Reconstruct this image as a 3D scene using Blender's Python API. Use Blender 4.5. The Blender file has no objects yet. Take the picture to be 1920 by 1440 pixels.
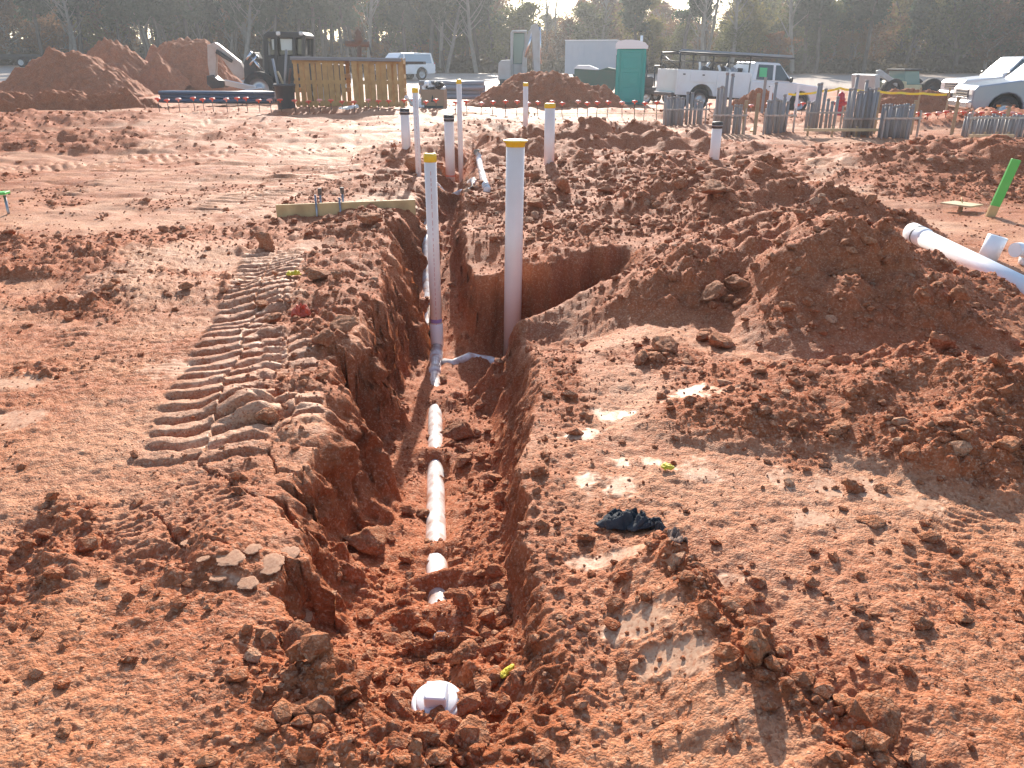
import bpy, math, random
import numpy as np
from mathutils import Vector, Matrix, Euler, noise as mnoise

random.seed(7); RNG = np.random.default_rng(7)
SC = bpy.context.scene
COL = SC.collection
R = math.radians

# ------------------------------------------------------------------ camera
F, PITCH, EYE = 1478.0, R(22.2), 1.70           # focal length in photo pixels (1920 wide)
cam = bpy.data.cameras.new('camera'); co = bpy.data.objects.new('camera', cam); COL.objects.link(co)
cam.sensor_width = 36.0; cam.lens = F / 1920 * 36.0
cam.clip_start = 0.05; cam.clip_end = 2000
co.location = (0, 0, EYE); co.rotation_euler = (R(90) - PITCH, 0, 0)
SC.camera = co

# ------------------------------------------------------------------ light
SUN_EL, SUN_AZ = 26.0, -0.5                      # sun ahead of the camera, a touch to the left
w = bpy.data.worlds.new('World'); SC.world = w; w.use_nodes = True
nt = w.node_tree; bg = nt.nodes['Background']
sky = nt.nodes.new('ShaderNodeTexSky'); sky.sky_type = 'NISHITA'; sky.sun_disc = False
sky.sun_elevation = R(SUN_EL); sky.sun_rotation = R(SUN_AZ)
sky.air_density = 1.0; sky.dust_density = 0.9; sky.ozone_density = 1.2
nt.links.new(sky.outputs[0], bg.inputs[0]); bg.inputs[1].default_value = 0.13
sl = bpy.data.lights.new('sun', 'SUN'); so = bpy.data.objects.new('sun', sl); COL.objects.link(so)
sl.energy = 4.6; sl.angle = R(0.6); sl.color = (1.0, 0.92, 0.80)
so.rotation_euler = (-(R(90) - R(SUN_EL)), 0, -R(SUN_AZ))
vs = SC.view_settings
vs.view_transform = 'Standard'; vs.look = 'None'; vs.exposure = 0.98; vs.gamma = 1.0; vs.use_curve_mapping = False

# ------------------------------------------------------------------ photo pixel -> place
def _ray(px, py):
    a = (px - 960) / F; b = (720 - py) / F
    return a, math.cos(PITCH) + b * math.sin(PITCH), -math.sin(PITCH) + b * math.cos(PITCH)
def PZ(px, py, z=0.0):                          # where the pixel's ray meets height z
    a, dy, dz = _ray(px, py); t = (z - EYE) / dz
    return a * t, dy * t
def PD(px, py, d):                              # point of the ray at distance d ahead
    a, dy, dz = _ray(px, py); t = d / dy
    return a * t, d, EYE + dz * t

# ------------------------------------------------------------------ numpy noise
def _hash(ix, iy, s):
    with np.errstate(over='ignore'):
        h = ix.astype(np.int32).view(np.uint32) * np.uint32(374761393) + iy.astype(np.int32).view(np.uint32) * np.uint32(668265263) + np.uint32((s * 974634777) & 0xFFFFFFFF)
        h = (h ^ (h >> np.uint32(13))) * np.uint32(1274126177)
        h = h ^ (h >> np.uint32(16))
    return (h & np.uint32(0xFFFFFF)).astype(np.float32) * np.float32(1 / 0x1000000)
_GA = (np.arange(256) * 2 * math.pi / 256).astype(np.float32); _GC, _GS = np.cos(_GA), np.sin(_GA)
def vn(x, y, s=0):                              # gradient noise, about -0.7 .. 0.7
    x = np.asarray(x, np.float32); y = np.asarray(y, np.float32)
    x0 = np.floor(x); y0 = np.floor(y); fx = x - x0; fy = y - y0
    ux = fx * fx * (3 - 2 * fx); uy = fy * fy * (3 - 2 * fy)
    def g(i, j):
        a = (_hash(x0 + i, y0 + j, s) * 256).astype(np.uint8)
        return _GC[a] * (fx - i) + _GS[a] * (fy - j)
    a = g(0, 0); b = g(1, 0); c = g(0, 1); d = g(1, 1)
    return (a + (b - a) * ux) * (1 - uy) + (c + (d - c) * ux) * uy
def fbm(x, y, f, o, s=0, gain=0.5):
    r = 0; a = 1.0
    for i in range(o):
        r = r + a * vn(x * f, y * f, s + i * 17); f *= 2.03; a *= gain
    return r
def cell(x, y, f, s=0, fill=0.8, pw=.75):       # clod-like bumps: 0..1 rounded lumps of uneven size
    X = np.asarray(x * f, np.float32); Y = np.asarray(y * f, np.float32); x0 = np.floor(X); y0 = np.floor(Y); best = np.zeros_like(X)
    for i in (-1, 0, 1):
        for j in (-1, 0, 1):
            cx = x0 + i; cy = y0 + j
            h1 = _hash(cx, cy, s); h2 = _hash(cx, cy, s + 5); h3 = (h1 * 37.7 + h2 * 11.3) % 1.0
            r = (0.22 + 0.5 * h3) * (((h1 * 91.7 + h2 * 53.1) % 1.0) < fill)
            dx = X - cx - h1; dy = (Y - cy - h2) * (.7 + .8 * ((h2 * 77.3) % 1.0)); dx = dx + dy * (h3 - .5)
            q = np.clip(1 - (dx * dx + dy * dy) / (r * r + 1e-6), 0, 1)
            best = np.maximum(best, q ** pw * r)
    return best
def ss(a, b, x):
    t = np.clip((x - a) / (b - a), 0, 1); return t * t * (3 - 2 * t)

# ------------------------------------------------------------------ terrain
# scattered control points of the site's long swells (photo x, photo y, distance)
_ctrl = [PD(*q) for q in ((650, 203, 25), (480, 203, 25), (300, 207, 25), (100, 213, 25), (820, 203, 25), (1050, 206, 25),
         (1182, 193, 34), (1000, 193, 34), (1370, 206, 36), (1480, 206, 36), (1290, 205, 36),
         (850, 139, 72), (650, 140, 72), (760, 160, 52), (1100, 150, 60), (1400, 160, 60), (1750, 175, 50),
         (50, 122, 80), (250, 128, 80), (60, 185, 34), (1850, 226, 27), (1700, 205, 36), (1900, 205, 36),
         (1280, 236, 22), (1460, 250, 20), (1690, 262, 18), (1880, 255, 19), (1560, 250, 20))]
_ctrl += [(x, y, 0.0) for y in (1, 3, 5, 8, 11, 14) for x in (-14, -7, -3, 0, 3, 7, 14)]
_ctrl += [(x, 100, 1.0) for x in (-90, -50, -20, 0, 20, 50, 90)] + [(x, 160, 1.5) for x in (-100, 0, 100)]
_ctrl = np.array(_ctrl)
def _swell(x, y):
    num = np.zeros_like(x); den = np.zeros_like(x)
    for cx, cy, cz in _ctrl:
        d = (x - cx) ** 2 * 0.35 + (y - cy) ** 2 + 1.5
        wgt = 1 / d ** 1.6 * (cy ** 1.2 + 1); num += wgt * cz; den += wgt
    return num / den

_su = np.linspace(-1.6, 1.6, 72); _sv = np.linspace(0, math.log(450), 110)
_SU, _SV = np.meshgrid(_su, _sv); _SG = _swell(_SU * (np.exp(_SV) - 1 + 4), np.exp(_SV) - 1)
def swell(x, y):
    yy = np.maximum(y, 0); v = np.log(yy + 1) / _sv[-1] * (len(_sv) - 1); u = (x / (yy + 4) + 1.6) / 3.2 * (len(_su) - 1)
    u = np.clip(u, 0, len(_su) - 1.001); v = np.clip(v, 0, len(_sv) - 1.001); iu = u.astype(int); iv = v.astype(int); a = u - iu; b = v - iv
    return (_SG[iv, iu] * (1 - a) + _SG[iv, iu + 1] * a) * (1 - b) + (_SG[iv + 1, iu] * (1 - a) + _SG[iv + 1, iu + 1] * a) * b

TY = np.array([1.0, 1.45, 1.75, 2.05, 2.35, 2.6, 3.1, 3.6, 4.1, 4.5, 5.0, 5.8, 6.6, 7.3, 8.3, 9.6, 11, 13, 15, 18, 21])
TL = np.array([-.25, -.38, -.60, -.80, -.84, -.92, -1.0, -.98, -1.06, -1.12, -1.03, -1.04, -1.12, -1.25, -1.36, -1.3, -1.35, -1.62, -1.5, -1.0, -1.0])
TR = np.array([.05, .08, .22, .17, .12, .06, .03, .10, .15, .18, .18, .10, -.1, -.36, -.5, -.56, -.6, -.45, -.55, -.55, -.7])
TF = np.array([0, -.04, -.16, -.23, -.29, -.36, -.45, -.53, -.60, -.65, -.70, -.77, -.83, -.82, -.64, -.46, -.36, -.34, -.22, -.1, 0])
def XP(y):                                      # line of the drain pipe along the trench floor
    f = np.interp(y, TY, TF); px = np.interp(y, [2.2, 2.6, 3.3, 6.5, 7.1], [836, 826, 817, 815, 821])
    return (px - 960) / F * (y * math.cos(PITCH) + (EYE - f) * math.sin(PITCH))
COVER = [(PZ(818, p, z)[1], w) for p, z, w in ((742, -.72, .20), (842, -.58, .10), (1018, -.42, .10), (1085, -.36, .06), (1150, -.32, .12))]
# spoil mounds: x, y, rx, ry, height, rotation, pointedness
MOUNDS = [(2.95, 9.4, 1.15, 1.5, .50, .2, 1.0), (2.25, 8.6, 1.3, 1.2, .22, 0, 1.0), (2.66, 5.95, .78, 1.10, .46, .1, .9), (1.95, 6.1, .85, .9, .26, 0, 1.0),
          (1.9, 6.6, 1.1, 1.0, .20, .4, 1.1), (2.0, 3.75, .95, .65, .20, -.15, .9), (2.9, 3.6, .9, .6, .17, 0, 1),
          (1.75, 10.6, 1.4, 1.2, .16, 0, 1), (1.2, 12.2, 1.6, 1.4, .20, 0, 1), (.2, 10.4, .9, 1.2, .16, 0, 1), (2.2, 13.2, 1.8, 1.3, .26, .1, 1),
          (.3, 15.6, 1.9, 1.6, .30, 0, 1), (1.7, 16.6, 2.0, 1.5, .42, .2, 1), (-.1, 19.3, 2.0, 1.4, .25, 0, 1), (3.4, 15.8, 1.5, 1.3, .22, 0, 1),
          (7.6, 14.4, 2.4, 1.6, .40, .1, 1), (5.9, 12.9, 1.6, 1.2, .22, 0, 1), (9.3, 13.0, 2.6, 1.8, .36, 0, 1), (7.2, 11.4, 2.0, 1.1, .14, 0, 1),
          (-2.0, 15.4, .9, .8, .16, 0, 1), (-1.9, 11.9, 1.0, .7, .12, 0, 1), (-1.55, 8.6, .5, 1.1, .14, .2, 1), (-1.5, 6.2, .45, 1.1, .13, .1, 1),
          (-2.0, 14.0, .7, .9, .12, 0, 1), (-2.9, 6.1, .8, .6, .07, 0, 1), (-4.0, 7.4, 1.2, .8, .08, 0, 1), (-5.0, 5.6, .9, .7, .09, 0, 1),
          (-9.5, 17.5, 3.0, 1.2, .18, 0, 1), (-13, 21, 3.5, 1.6, .25, 0, 1),
          (6.8, 24, 3.0, 1.4, .16, 0, 1), (13.5, 22.5, 3.0, 1.6, .5, 0, 1)]
RIDGE = [PZ(1262, 1062), PZ(1330, 1130), PZ(1410, 1215), PZ(1480, 1300), PZ(1640, 1420), PZ(1700, 1600)]
CRACKS = [[PZ(285, 960), PZ(330, 1010), PZ(360, 1030), PZ(430, 1040)],
          [PZ(385, 880), PZ(420, 900), PZ(470, 930), PZ(530, 940), PZ(570, 975)],
          [PZ(500, 850), PZ(525, 885), PZ(560, 890), PZ(570, 880)],
          [PZ(530, 935), PZ(535, 965), PZ(560, 990)]]
PATCH = [(1092, 912, 30, 20), (1162, 917, 34, 22), (1310, 885, 38, 24), (1160, 868, 24, 12), (1222, 868, 26, 14), (1466, 898, 24, 22), (1555, 918, 34, 20),
         (1630, 925, 40, 26), (1745, 950, 40, 24), (1520, 975, 34, 20), (1090, 815, 40, 10), (1150, 780, 40, 14), (1300, 760, 60, 16), (1190, 1195, 70, 34), (1250, 1270, 70, 34),
         (455, 1090, 30, 10), (455, 655, 50, 10), (420, 680, 40, 10), (490, 690, 44, 10),
         (400, 705, 40, 9), (450, 635, 40, 8), (395, 728, 34, 9), (530, 668, 40, 10), (370, 690, 30, 8), (455, 608, 34, 6), (380, 835, 40, 14), (440, 580, 30, 6),
         (1320, 1080, 60, 20), (1130, 1065, 70, 18), (30, 790, 50, 20), (30, 720, 60, 14), (330, 690, 60, 20)]
TRACKS = [((-1.42, 3.2), (-2.3, 7.6), .30, .15, .050), ((-1.08, 3.5), (-1.75, 5.9), .17, .15, .035), ((-2.75, 3.2), (-3.5, 7.5), .22, .12, .018),
          ((-1.15, 2.5), (-1.6, 3.0), .25, .05, .010), ((-2.3, 4.0), (-3.1, 8.0), .40, .06, .008), ((-3.6, 9.0), (-2.5, 22.0), .5, .16, .03), ((-6.5, 11.0), (-8, 24.0), .5, .16, .03), ((1.3, 2.2), (2.4, 3.0), .22, .05, .012),
          ((-.6, 18.5), (4.5, 21.0), .5, .2, .03), ((4.2, 9.5), (5.5, 14.5), .4, .12, .02), ((-9, 14.0), (-2, 17.5), .5, .18, .03)]

def seg_dist(x, y, pts):
    best = np.full_like(x, 1e9); along = np.zeros_like(x); side = np.zeros_like(x)
    for (ax, ay), (bx, by) in zip(pts[:-1], pts[1:]):
        dx, dy = bx - ax, by - ay; L2 = dx * dx + dy * dy
        t = np.clip(((x - ax) * dx + (y - ay) * dy) / L2, 0, 1)
        ex = x - ax - t * dx; ey = y - ay - t * dy; d = np.hypot(ex, ey)
        m = d < best; best = np.where(m, d, best)
        side = np.where(m, np.sign(dx * ey - dy * ex), side)
    return best, side

def terrain(x, y):
    """height of the ground and its soil masks: loose rubble, packed, bare wall, smeared smooth"""
    x = np.asarray(x, np.float32); y = np.asarray(y, np.float32)
    if len(x) < 20000: return _terrain(x, y)
    from concurrent.futures import ThreadPoolExecutor
    with ThreadPoolExecutor(4) as ex:
        parts = list(ex.map(lambda c: _terrain(*c), zip(np.array_split(x, 24), np.array_split(y, 24))))
    return [np.concatenate(p) for p in zip(*parts)]

def _terrain(x, y):
    near = 1 - ss(30, 45, y)
    z = swell(x, y).astype(np.float32)
    wx = x + .05 * fbm(x, y, 2.3, 3, 3) + .012 * vn(x * 14, y * 14, 8)
    wy = y + .05 * fbm(x, y, 2.3, 3, 31) + .012 * vn(x * 14, y * 14, 38)
    Z0 = np.zeros_like(x); rub = Z0.copy()
    nm = fbm(x, y, 1.6, 3, 77)
    # mounds of loose spoil
    for mx, my, rx, ry, h, rot, pw in MOUNDS:
        k = np.nonzero((np.abs(wx - mx) < 1.7 * max(rx, ry)) & (np.abs(wy - my) < 1.7 * max(rx, ry)))[0]
        if len(k) == 0: continue
        dx = wx[k] - mx; dy = wy[k] - my; c, s = math.cos(rot), math.sin(rot)
        u = (dx * c + dy * s) / rx; v = (-dx * s + dy * c) / ry
        ang = np.arctan2(v, u); q = np.sqrt(u * u + v * v) * (1 + .16 * np.sin(ang * 3 + mx * 7) + .10 * np.sin(ang * 5 + my * 3))
        e = np.clip(1 - q / 1.35, 0, 1) ** pw
        e = e * (1 - .25 * e) / .75
        z[k] = z[k] + np.maximum(0, .88 * h * e * (1 + .55 * nm[k]))
        rub[k] = np.maximum(rub[k], ss(.03, .35, e) * (.75 + .5 * nm[k]))
    # general unevenness
    z = z + .05 * fbm(x, y, .45, 3, 5) * ss(2, 6, y) + .022 * fbm(x, y, 1.7, 4, 9)
    f8 = fbm(x, y, .8, 3, 41)
    patchy = ss(.12, .45, f8)
    rzone = ss(.1, .55, 1 - np.abs(x - 1.0) / 2.6) * ss(6.2, 7.4, y) * (1 - ss(17, 20, y))      # churned belt right of the far trench
    lzone = ss(0, 1, 1 - np.abs(wx - (np.interp(y, TY, TL) - .32)) / .42) * ss(2.0, 2.5, y) * (1 - ss(16, 18, y)) # crumbly left lip
    lft = ss(.12, .5, fbm(x, y, .55, 2, 91)) * ss(-1.2, -2.0, x) * ss(3.5, 5, y)
    rlip = (1 - ss(.08, .36, np.abs(wx - (np.interp(y, TY, TR) + .12)) * (1 + f8))) * ss(1.6, 2.0, y) * (1 - ss(5.6, 6.2, y))
    bowl = 1 - ss(.20, .62, np.hypot((wx + .30) * .8, (wy - 1.85) * 1.2))
    rmid = ss(-.05, .30, fbm(x, y, 1.2, 3, 47)) * ss(.2, .6, x) * (1 - ss(5.5, 6.5, y)) * ss(2.6, 3.2, y)
    rub = np.clip(np.maximum.reduce([rub, rlip * (.45 + .5 * f8), bowl * .9, rmid * .55, rzone * (.75 + .7 * f8), lzone * (.5 + .7 * f8), lft * .6, patchy * np.where(x > .3, .30, .55) * ss(1.6, 2.4, y)]), 0, 1)
    # low scarp on the right foreground
    k = np.nonzero((y < 3.2) & (x > .2))[0]
    if len(k):
        rd, side = seg_dist(wx[k], wy[k], RIDGE); fd = ss(2.75, 2.3, y[k]) * ss(.25, .6, x[k])
        z[k] += np.where(side < 0, .15 * (1 - ss(.05, .85, rd)), -.06 * (1 - ss(.0, .35, rd))) * fd * np.where(side < 0, ss(0, .06, rd), 1)
        rub[k] = np.maximum(rub[k], (1 - ss(.10, .26, rd)) * fd * np.where(side < 0, .9, .25))
    # trench
    gx = Z0.copy(); wall = Z0.copy(); toe = Z0.copy()
    k = np.nonzero((y > 1.3) & (y < 21) & (np.abs(x) < 3.2))[0]
    if len(k):
        X, Y, WX, WY = x[k], y[k], wx[k], wy[k]; zt = z[k]
        L = np.interp(Y, TY, TL); Rr = np.interp(Y, TY, TR); Fz = np.interp(Y, TY, TF)
        # the left lip breaks off in blocks, the right one is cut cleaner
        bi = np.floor(Y / .34 + .5 * vn(X * 0 + 7, Y * 1.1, 6)); blo = (_hash(bi, bi * 0, 7) - .5) * .16
        bt = .12 + .42 * _hash(bi, bi * 0 + 3, 9) ** 1.3
        wl = blo + .10 * fbm(X * 0 + 3.3, Y, 1.9, 3, 12) + .035 * vn(X * 3, Y * 7, 15)
        wr = .035 * fbm(X * 0 + 9.3, Y, 2.2, 3, 13) * 1.3 + .014 * vn(X * 3, Y * 7, 16)
        nearw = .25 * (1 - ss(1.8, 2.4, Y)); fars = .12 * ss(8, 10, Y) + .25 * ss(10.5, 13, Y)
        il = ss(-.02, 1, (WX + .05 * vn(X * 9, Y * 9, 18) + .03 * vn(X * 21, Y * 21, 19) - (L + wl)) / (bt + nearw + fars)); ir = ss(-.02, 1, ((Rr + wr) - X + .025 * vn(X * 9, Y * 9, 28) + .018 * vn(X * 24, Y * 24, 29)) / (.10 + nearw * .7 + fars + .22 * ss(3.5, 4.2, Y) * (1 - ss(5.8, 6.4, Y))))
        inside = np.minimum(il, ir) * ss(1.40, 1.85, Y + .10 * vn(X * 4, Y * 4, 4)) * (1 - ss(17, 20, Y))
        mid = np.clip((X - L) / (Rr - L + 1e-6), 0, 1)
        pp = XP(Y); dp_ = np.abs(X - pp); on = (Y > 2.25) * (Y < 7.05)
        floor = Fz + .13 * (np.abs(mid - .45) * 2) ** 2 + .07 * fbm(X, Y, 1.8, 3, 22)
        cov = np.maximum.reduce([np.exp(-((Y + .02 * vn(X * 20, Y * 20, 88) - cy) / cw) ** 2) for cy, cw in COVER] + [1 - ss(2.25, 2.36, Y)])
        floor = np.where(on, floor - .022 * np.exp(-(dp_ / .075) ** 4) + .095 * cov * np.exp(-(dp_ / .13) ** 2), floor)     # pipe bedded in a groove, soil fallen over it in places
        zz = zt + (floor - zt) * inside
        # side pit behind the wide pipe
        nl = 5.75 + .62 * np.clip(X, -.2, 1.3); fw = 7.30 + .22 * X + .34 * fbm(X, Y * 0 + 2, 1.7, 4, 51)
        pin = np.minimum(ss(0, .62, Y - nl), ss(-.02, .26, fw - WY)) * ss(-.5, -.2, X) * (1 - ss(.72, 1.25, WX + .1 * vn(Y * 4, X * 4, 3)))
        pf = -.87 + .30 * ss(.2, 1.2, X)
        zz = zz + np.minimum(0, (pf + .05 * fbm(X, Y, 2.4, 3, 23)) - zz) * pin
        zz = zz - .20 * np.exp(-((X + .3) / .45) ** 2 - ((Y - 7.5) / .5) ** 2) * (1 - inside) * (1 - pin)
        zz = zz - .26 * np.exp(-((X - .3) / .4) ** 2 - ((Y - 5.5) / .5) ** 2) * (1 - inside) * (1 - pin)
        g = np.maximum(inside, pin); wa = np.clip(4 * g * (1 - g) * (Y < 14), 0, 1)
        # drag marks of the digging bucket down the walls and blocky breaks
        zz = zz + wa * (.045 * vn(X * 5, Y * 9, 71) + .03 * vn(X * 11, Y * 23, 72) + .02 * vn(X * 30, Y * 30, 73))
        blk = cell(X, Y, 3.2, 140, .6, .5); zz = zz + blk * .20 * wa * (X < -.4) + lzone[k] * blk * .12
        t_ = ss(.55, 1, g) * ss(.30, .75, np.abs(mid - .45) * 2) * (Y < 12)
        rub[k] = np.where(g > .5, np.clip(.20 + .55 * ss(-.1, .35, fbm(X, Y, 1.3, 2, 61)) + .45 * t_, 0, 1), rub[k])
        z[k] = zz; gx[k] = g; wall[k] = wa
    # loose clods and crumbs
    fine = Z0.copy(); med = Z0.copy()
    k = np.nonzero((y < 22) & (rub > .01))[0]
    if len(k):
        X, Y, rb = x[k], y[k], rub[k]
        a1 = cell(X, Y, 3.6, 100, .20) * (1 - .8 * ss(7, 12, Y)); a2 = cell(X + 3, Y, 8.5, 110, .32) * (1 - .7 * ss(9, 18, Y)); a3 = cell(X, Y + 7, 18, 120, .5) * (1 - ss(7, 12, Y))
        pm = .30 + .95 * ss(-.22, .25, fbm(X, Y, .95, 2, 37))
        med[k] = rb * pm * (.11 * a1 * ss(.35, .8, rb) + .085 * a2 + .045 * a3 + .07 * fbm(X, Y, 3.4, 4, 33, .55) * (1 - .4 * ss(8, 16, Y)))
    k = np.nonzero((y > 11) & (y < 42) & (rub > .01))[0]
    if len(k):
        X, Y, rb = x[k], y[k], rub[k]; med[k] += rb * near[k] * ss(11, 16, Y) * (.03 * cell(X, Y, 1.5, 150, .4, 1.0) + .04 * cell(X, Y, 3.4, 155, .5, 1.0) + .15 * fbm(X, Y, 1.5, 4, 36, .55))
    k = np.nonzero((y < 9) & (y > .5))[0]
    if len(k):
        X, Y = x[k], y[k]
        damp = 1 - .9 * (1 - ss(.05, .13, np.abs(X - XP(Y)))) * (Y > 2.25) * (Y < 7.1)
        med[k] *= damp
        fine[k] = damp * ((.2 + .8 * rub[k]) * .018 * cell(X, Y, 39, 130, .6) + .013 * fbm(X, Y, 13, 3, 35, .6)) * (1 - ss(6, 9, Y))
    # packed ground: wheel and track prints
    pack = np.clip(1 - rub * 1.6, 0, 1) * (1 - ss(.02, .25, gx)) * (1 - wall)
    padm = Z0.copy()
    for ti, ((ax, ay), (bx, by), hw, sp, dp) in enumerate(TRACKS):
        dx, dy = bx - ax, by - ay; L_ = math.hypot(dx, dy); dx /= L_; dy /= L_
        s_ = (wx - ax) * dx + (wy - ay) * dy; c_ = (wx - ax) * -dy + (wy - ay) * dx
        k = np.nonzero((np.abs(c_) < hw * 1.1) & (s_ > -.2) & (s_ < L_ + .2))[0]
        if len(k) == 0: continue
        s_ = s_[k]; c_ = c_[k]; X, Y = x[k], y[k]
        m = (1 - ss(hw * .75, hw * 1.1, np.abs(c_))) * ss(-.2, .3, s_) * (1 - ss(L_ - .3, L_ + .2, s_)) * (1 - ss(.02, .2, gx[k]))
        m = m * (ss(-.6, -.1, fbm(X, Y, 1.1, 2, 55)) if ti < 2 else ss(-.25, .1, fbm(X, Y, 1.1, 2, 55)))
        ph = s_ + .06 * np.sin(c_ / hw * 2.5) + sp * .5 * (c_ > 0) + .03 * vn(X * 5, Y * 5, 44)
        saw = (ph / sp) % 1.0
        z[k] += m * (dp * (ss(0, .22, saw) - ss(.55, 1, saw)) - dp * .5)
        if ti < 2: padm[k] = np.maximum(padm[k], m * ss(.1, .3, saw) * (1 - ss(.55, .75, saw)))
        med[k] *= (1 - .9 * m); rub[k] *= (1 - .5 * m); pack[k] = np.maximum(pack[k], m)
    # long shallow wheel ruts over the open yard
    k = np.nonzero((y > 3.5) & (y < 45))[0]
    if len(k):
        X, Y = x[k], y[k]; op = near[k] * (1 - rub[k]) * (1 - ss(.02, .2, gx[k]))
        rut = vn(X * .9 + Y * .12, Y * .10, 201); rut2 = vn(X * .25 + 5, Y * 1.1 + X * .2, 202)
        z[k] += op * (-.015 * np.exp(-(rut / .09) ** 2) * ss(4, 8, Y) - .03 * np.exp(-(rut2 / .09) ** 2) * ss(8, 12, Y) + .11 * np.abs(fbm(X * .35, Y, .9, 4, 203)) * ss(7, 14, Y) + .03 * np.abs(fbm(X * .6, Y, 2.2, 3, 205)) * ss(3.5, 6, Y))
    # smeared smooth patches
    sm = Z0.copy()
    pn = .9 * vn(x * 10, y * 10, 66) + .8 * vn(x * 32, y * 32, 67)
    for px, py, ax, ay in PATCH:
        cx, cy = PZ(px, py); x1, _ = PZ(px + ax, py); _, y1 = PZ(px, py - ay)
        k = np.nonzero((np.abs(wx - cx) < 1.6 * (x1 - cx)) & (np.abs(wy - cy) < 1.6 * (y1 - cy)))[0]
        if len(k) == 0: continue
        q = np.hypot((wx[k] - cx) / (x1 - cx), (wy[k] - cy) / (y1 - cy)); sm[k] = np.maximum(sm[k], 1 - ss(.5, 1.1, q + pn[k]))
    sm = np.maximum(sm, .65 * padm) * (1 - ss(.02, .2, gx))
    z = z + (med + fine) * (1 - .9 * sm)
    pack = np.maximum(pack, sm)
    # shrinkage cracks along the undermined lip
    k = np.nonzero((y > 2.2) & (y < 3.6) & (x < -.6) & (x > -1.8))[0]
    if len(k):
        X, Y = x[k], y[k]
        qx = X + .03 * vn(X * 9, Y * 9, 81) + .016 * vn(X * 30, Y * 30, 83); qy = Y + .03 * vn(X * 9, Y * 9, 82) + .016 * vn(X * 30, Y * 30, 84)
        wdt = .006 + .006 * vn(X * 6, Y * 6, 85)
        for c in CRACKS:
            d, _ = seg_dist(qx, qy, c); z[k] -= .032 * (1 - ss(wdt * .4, wdt * 1.3, d))
    return z, rub, pack, wall, sm

def gz(x, y):
    return float(terrain(np.array([float(x)]), np.array([float(y)]))[0][0])

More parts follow.
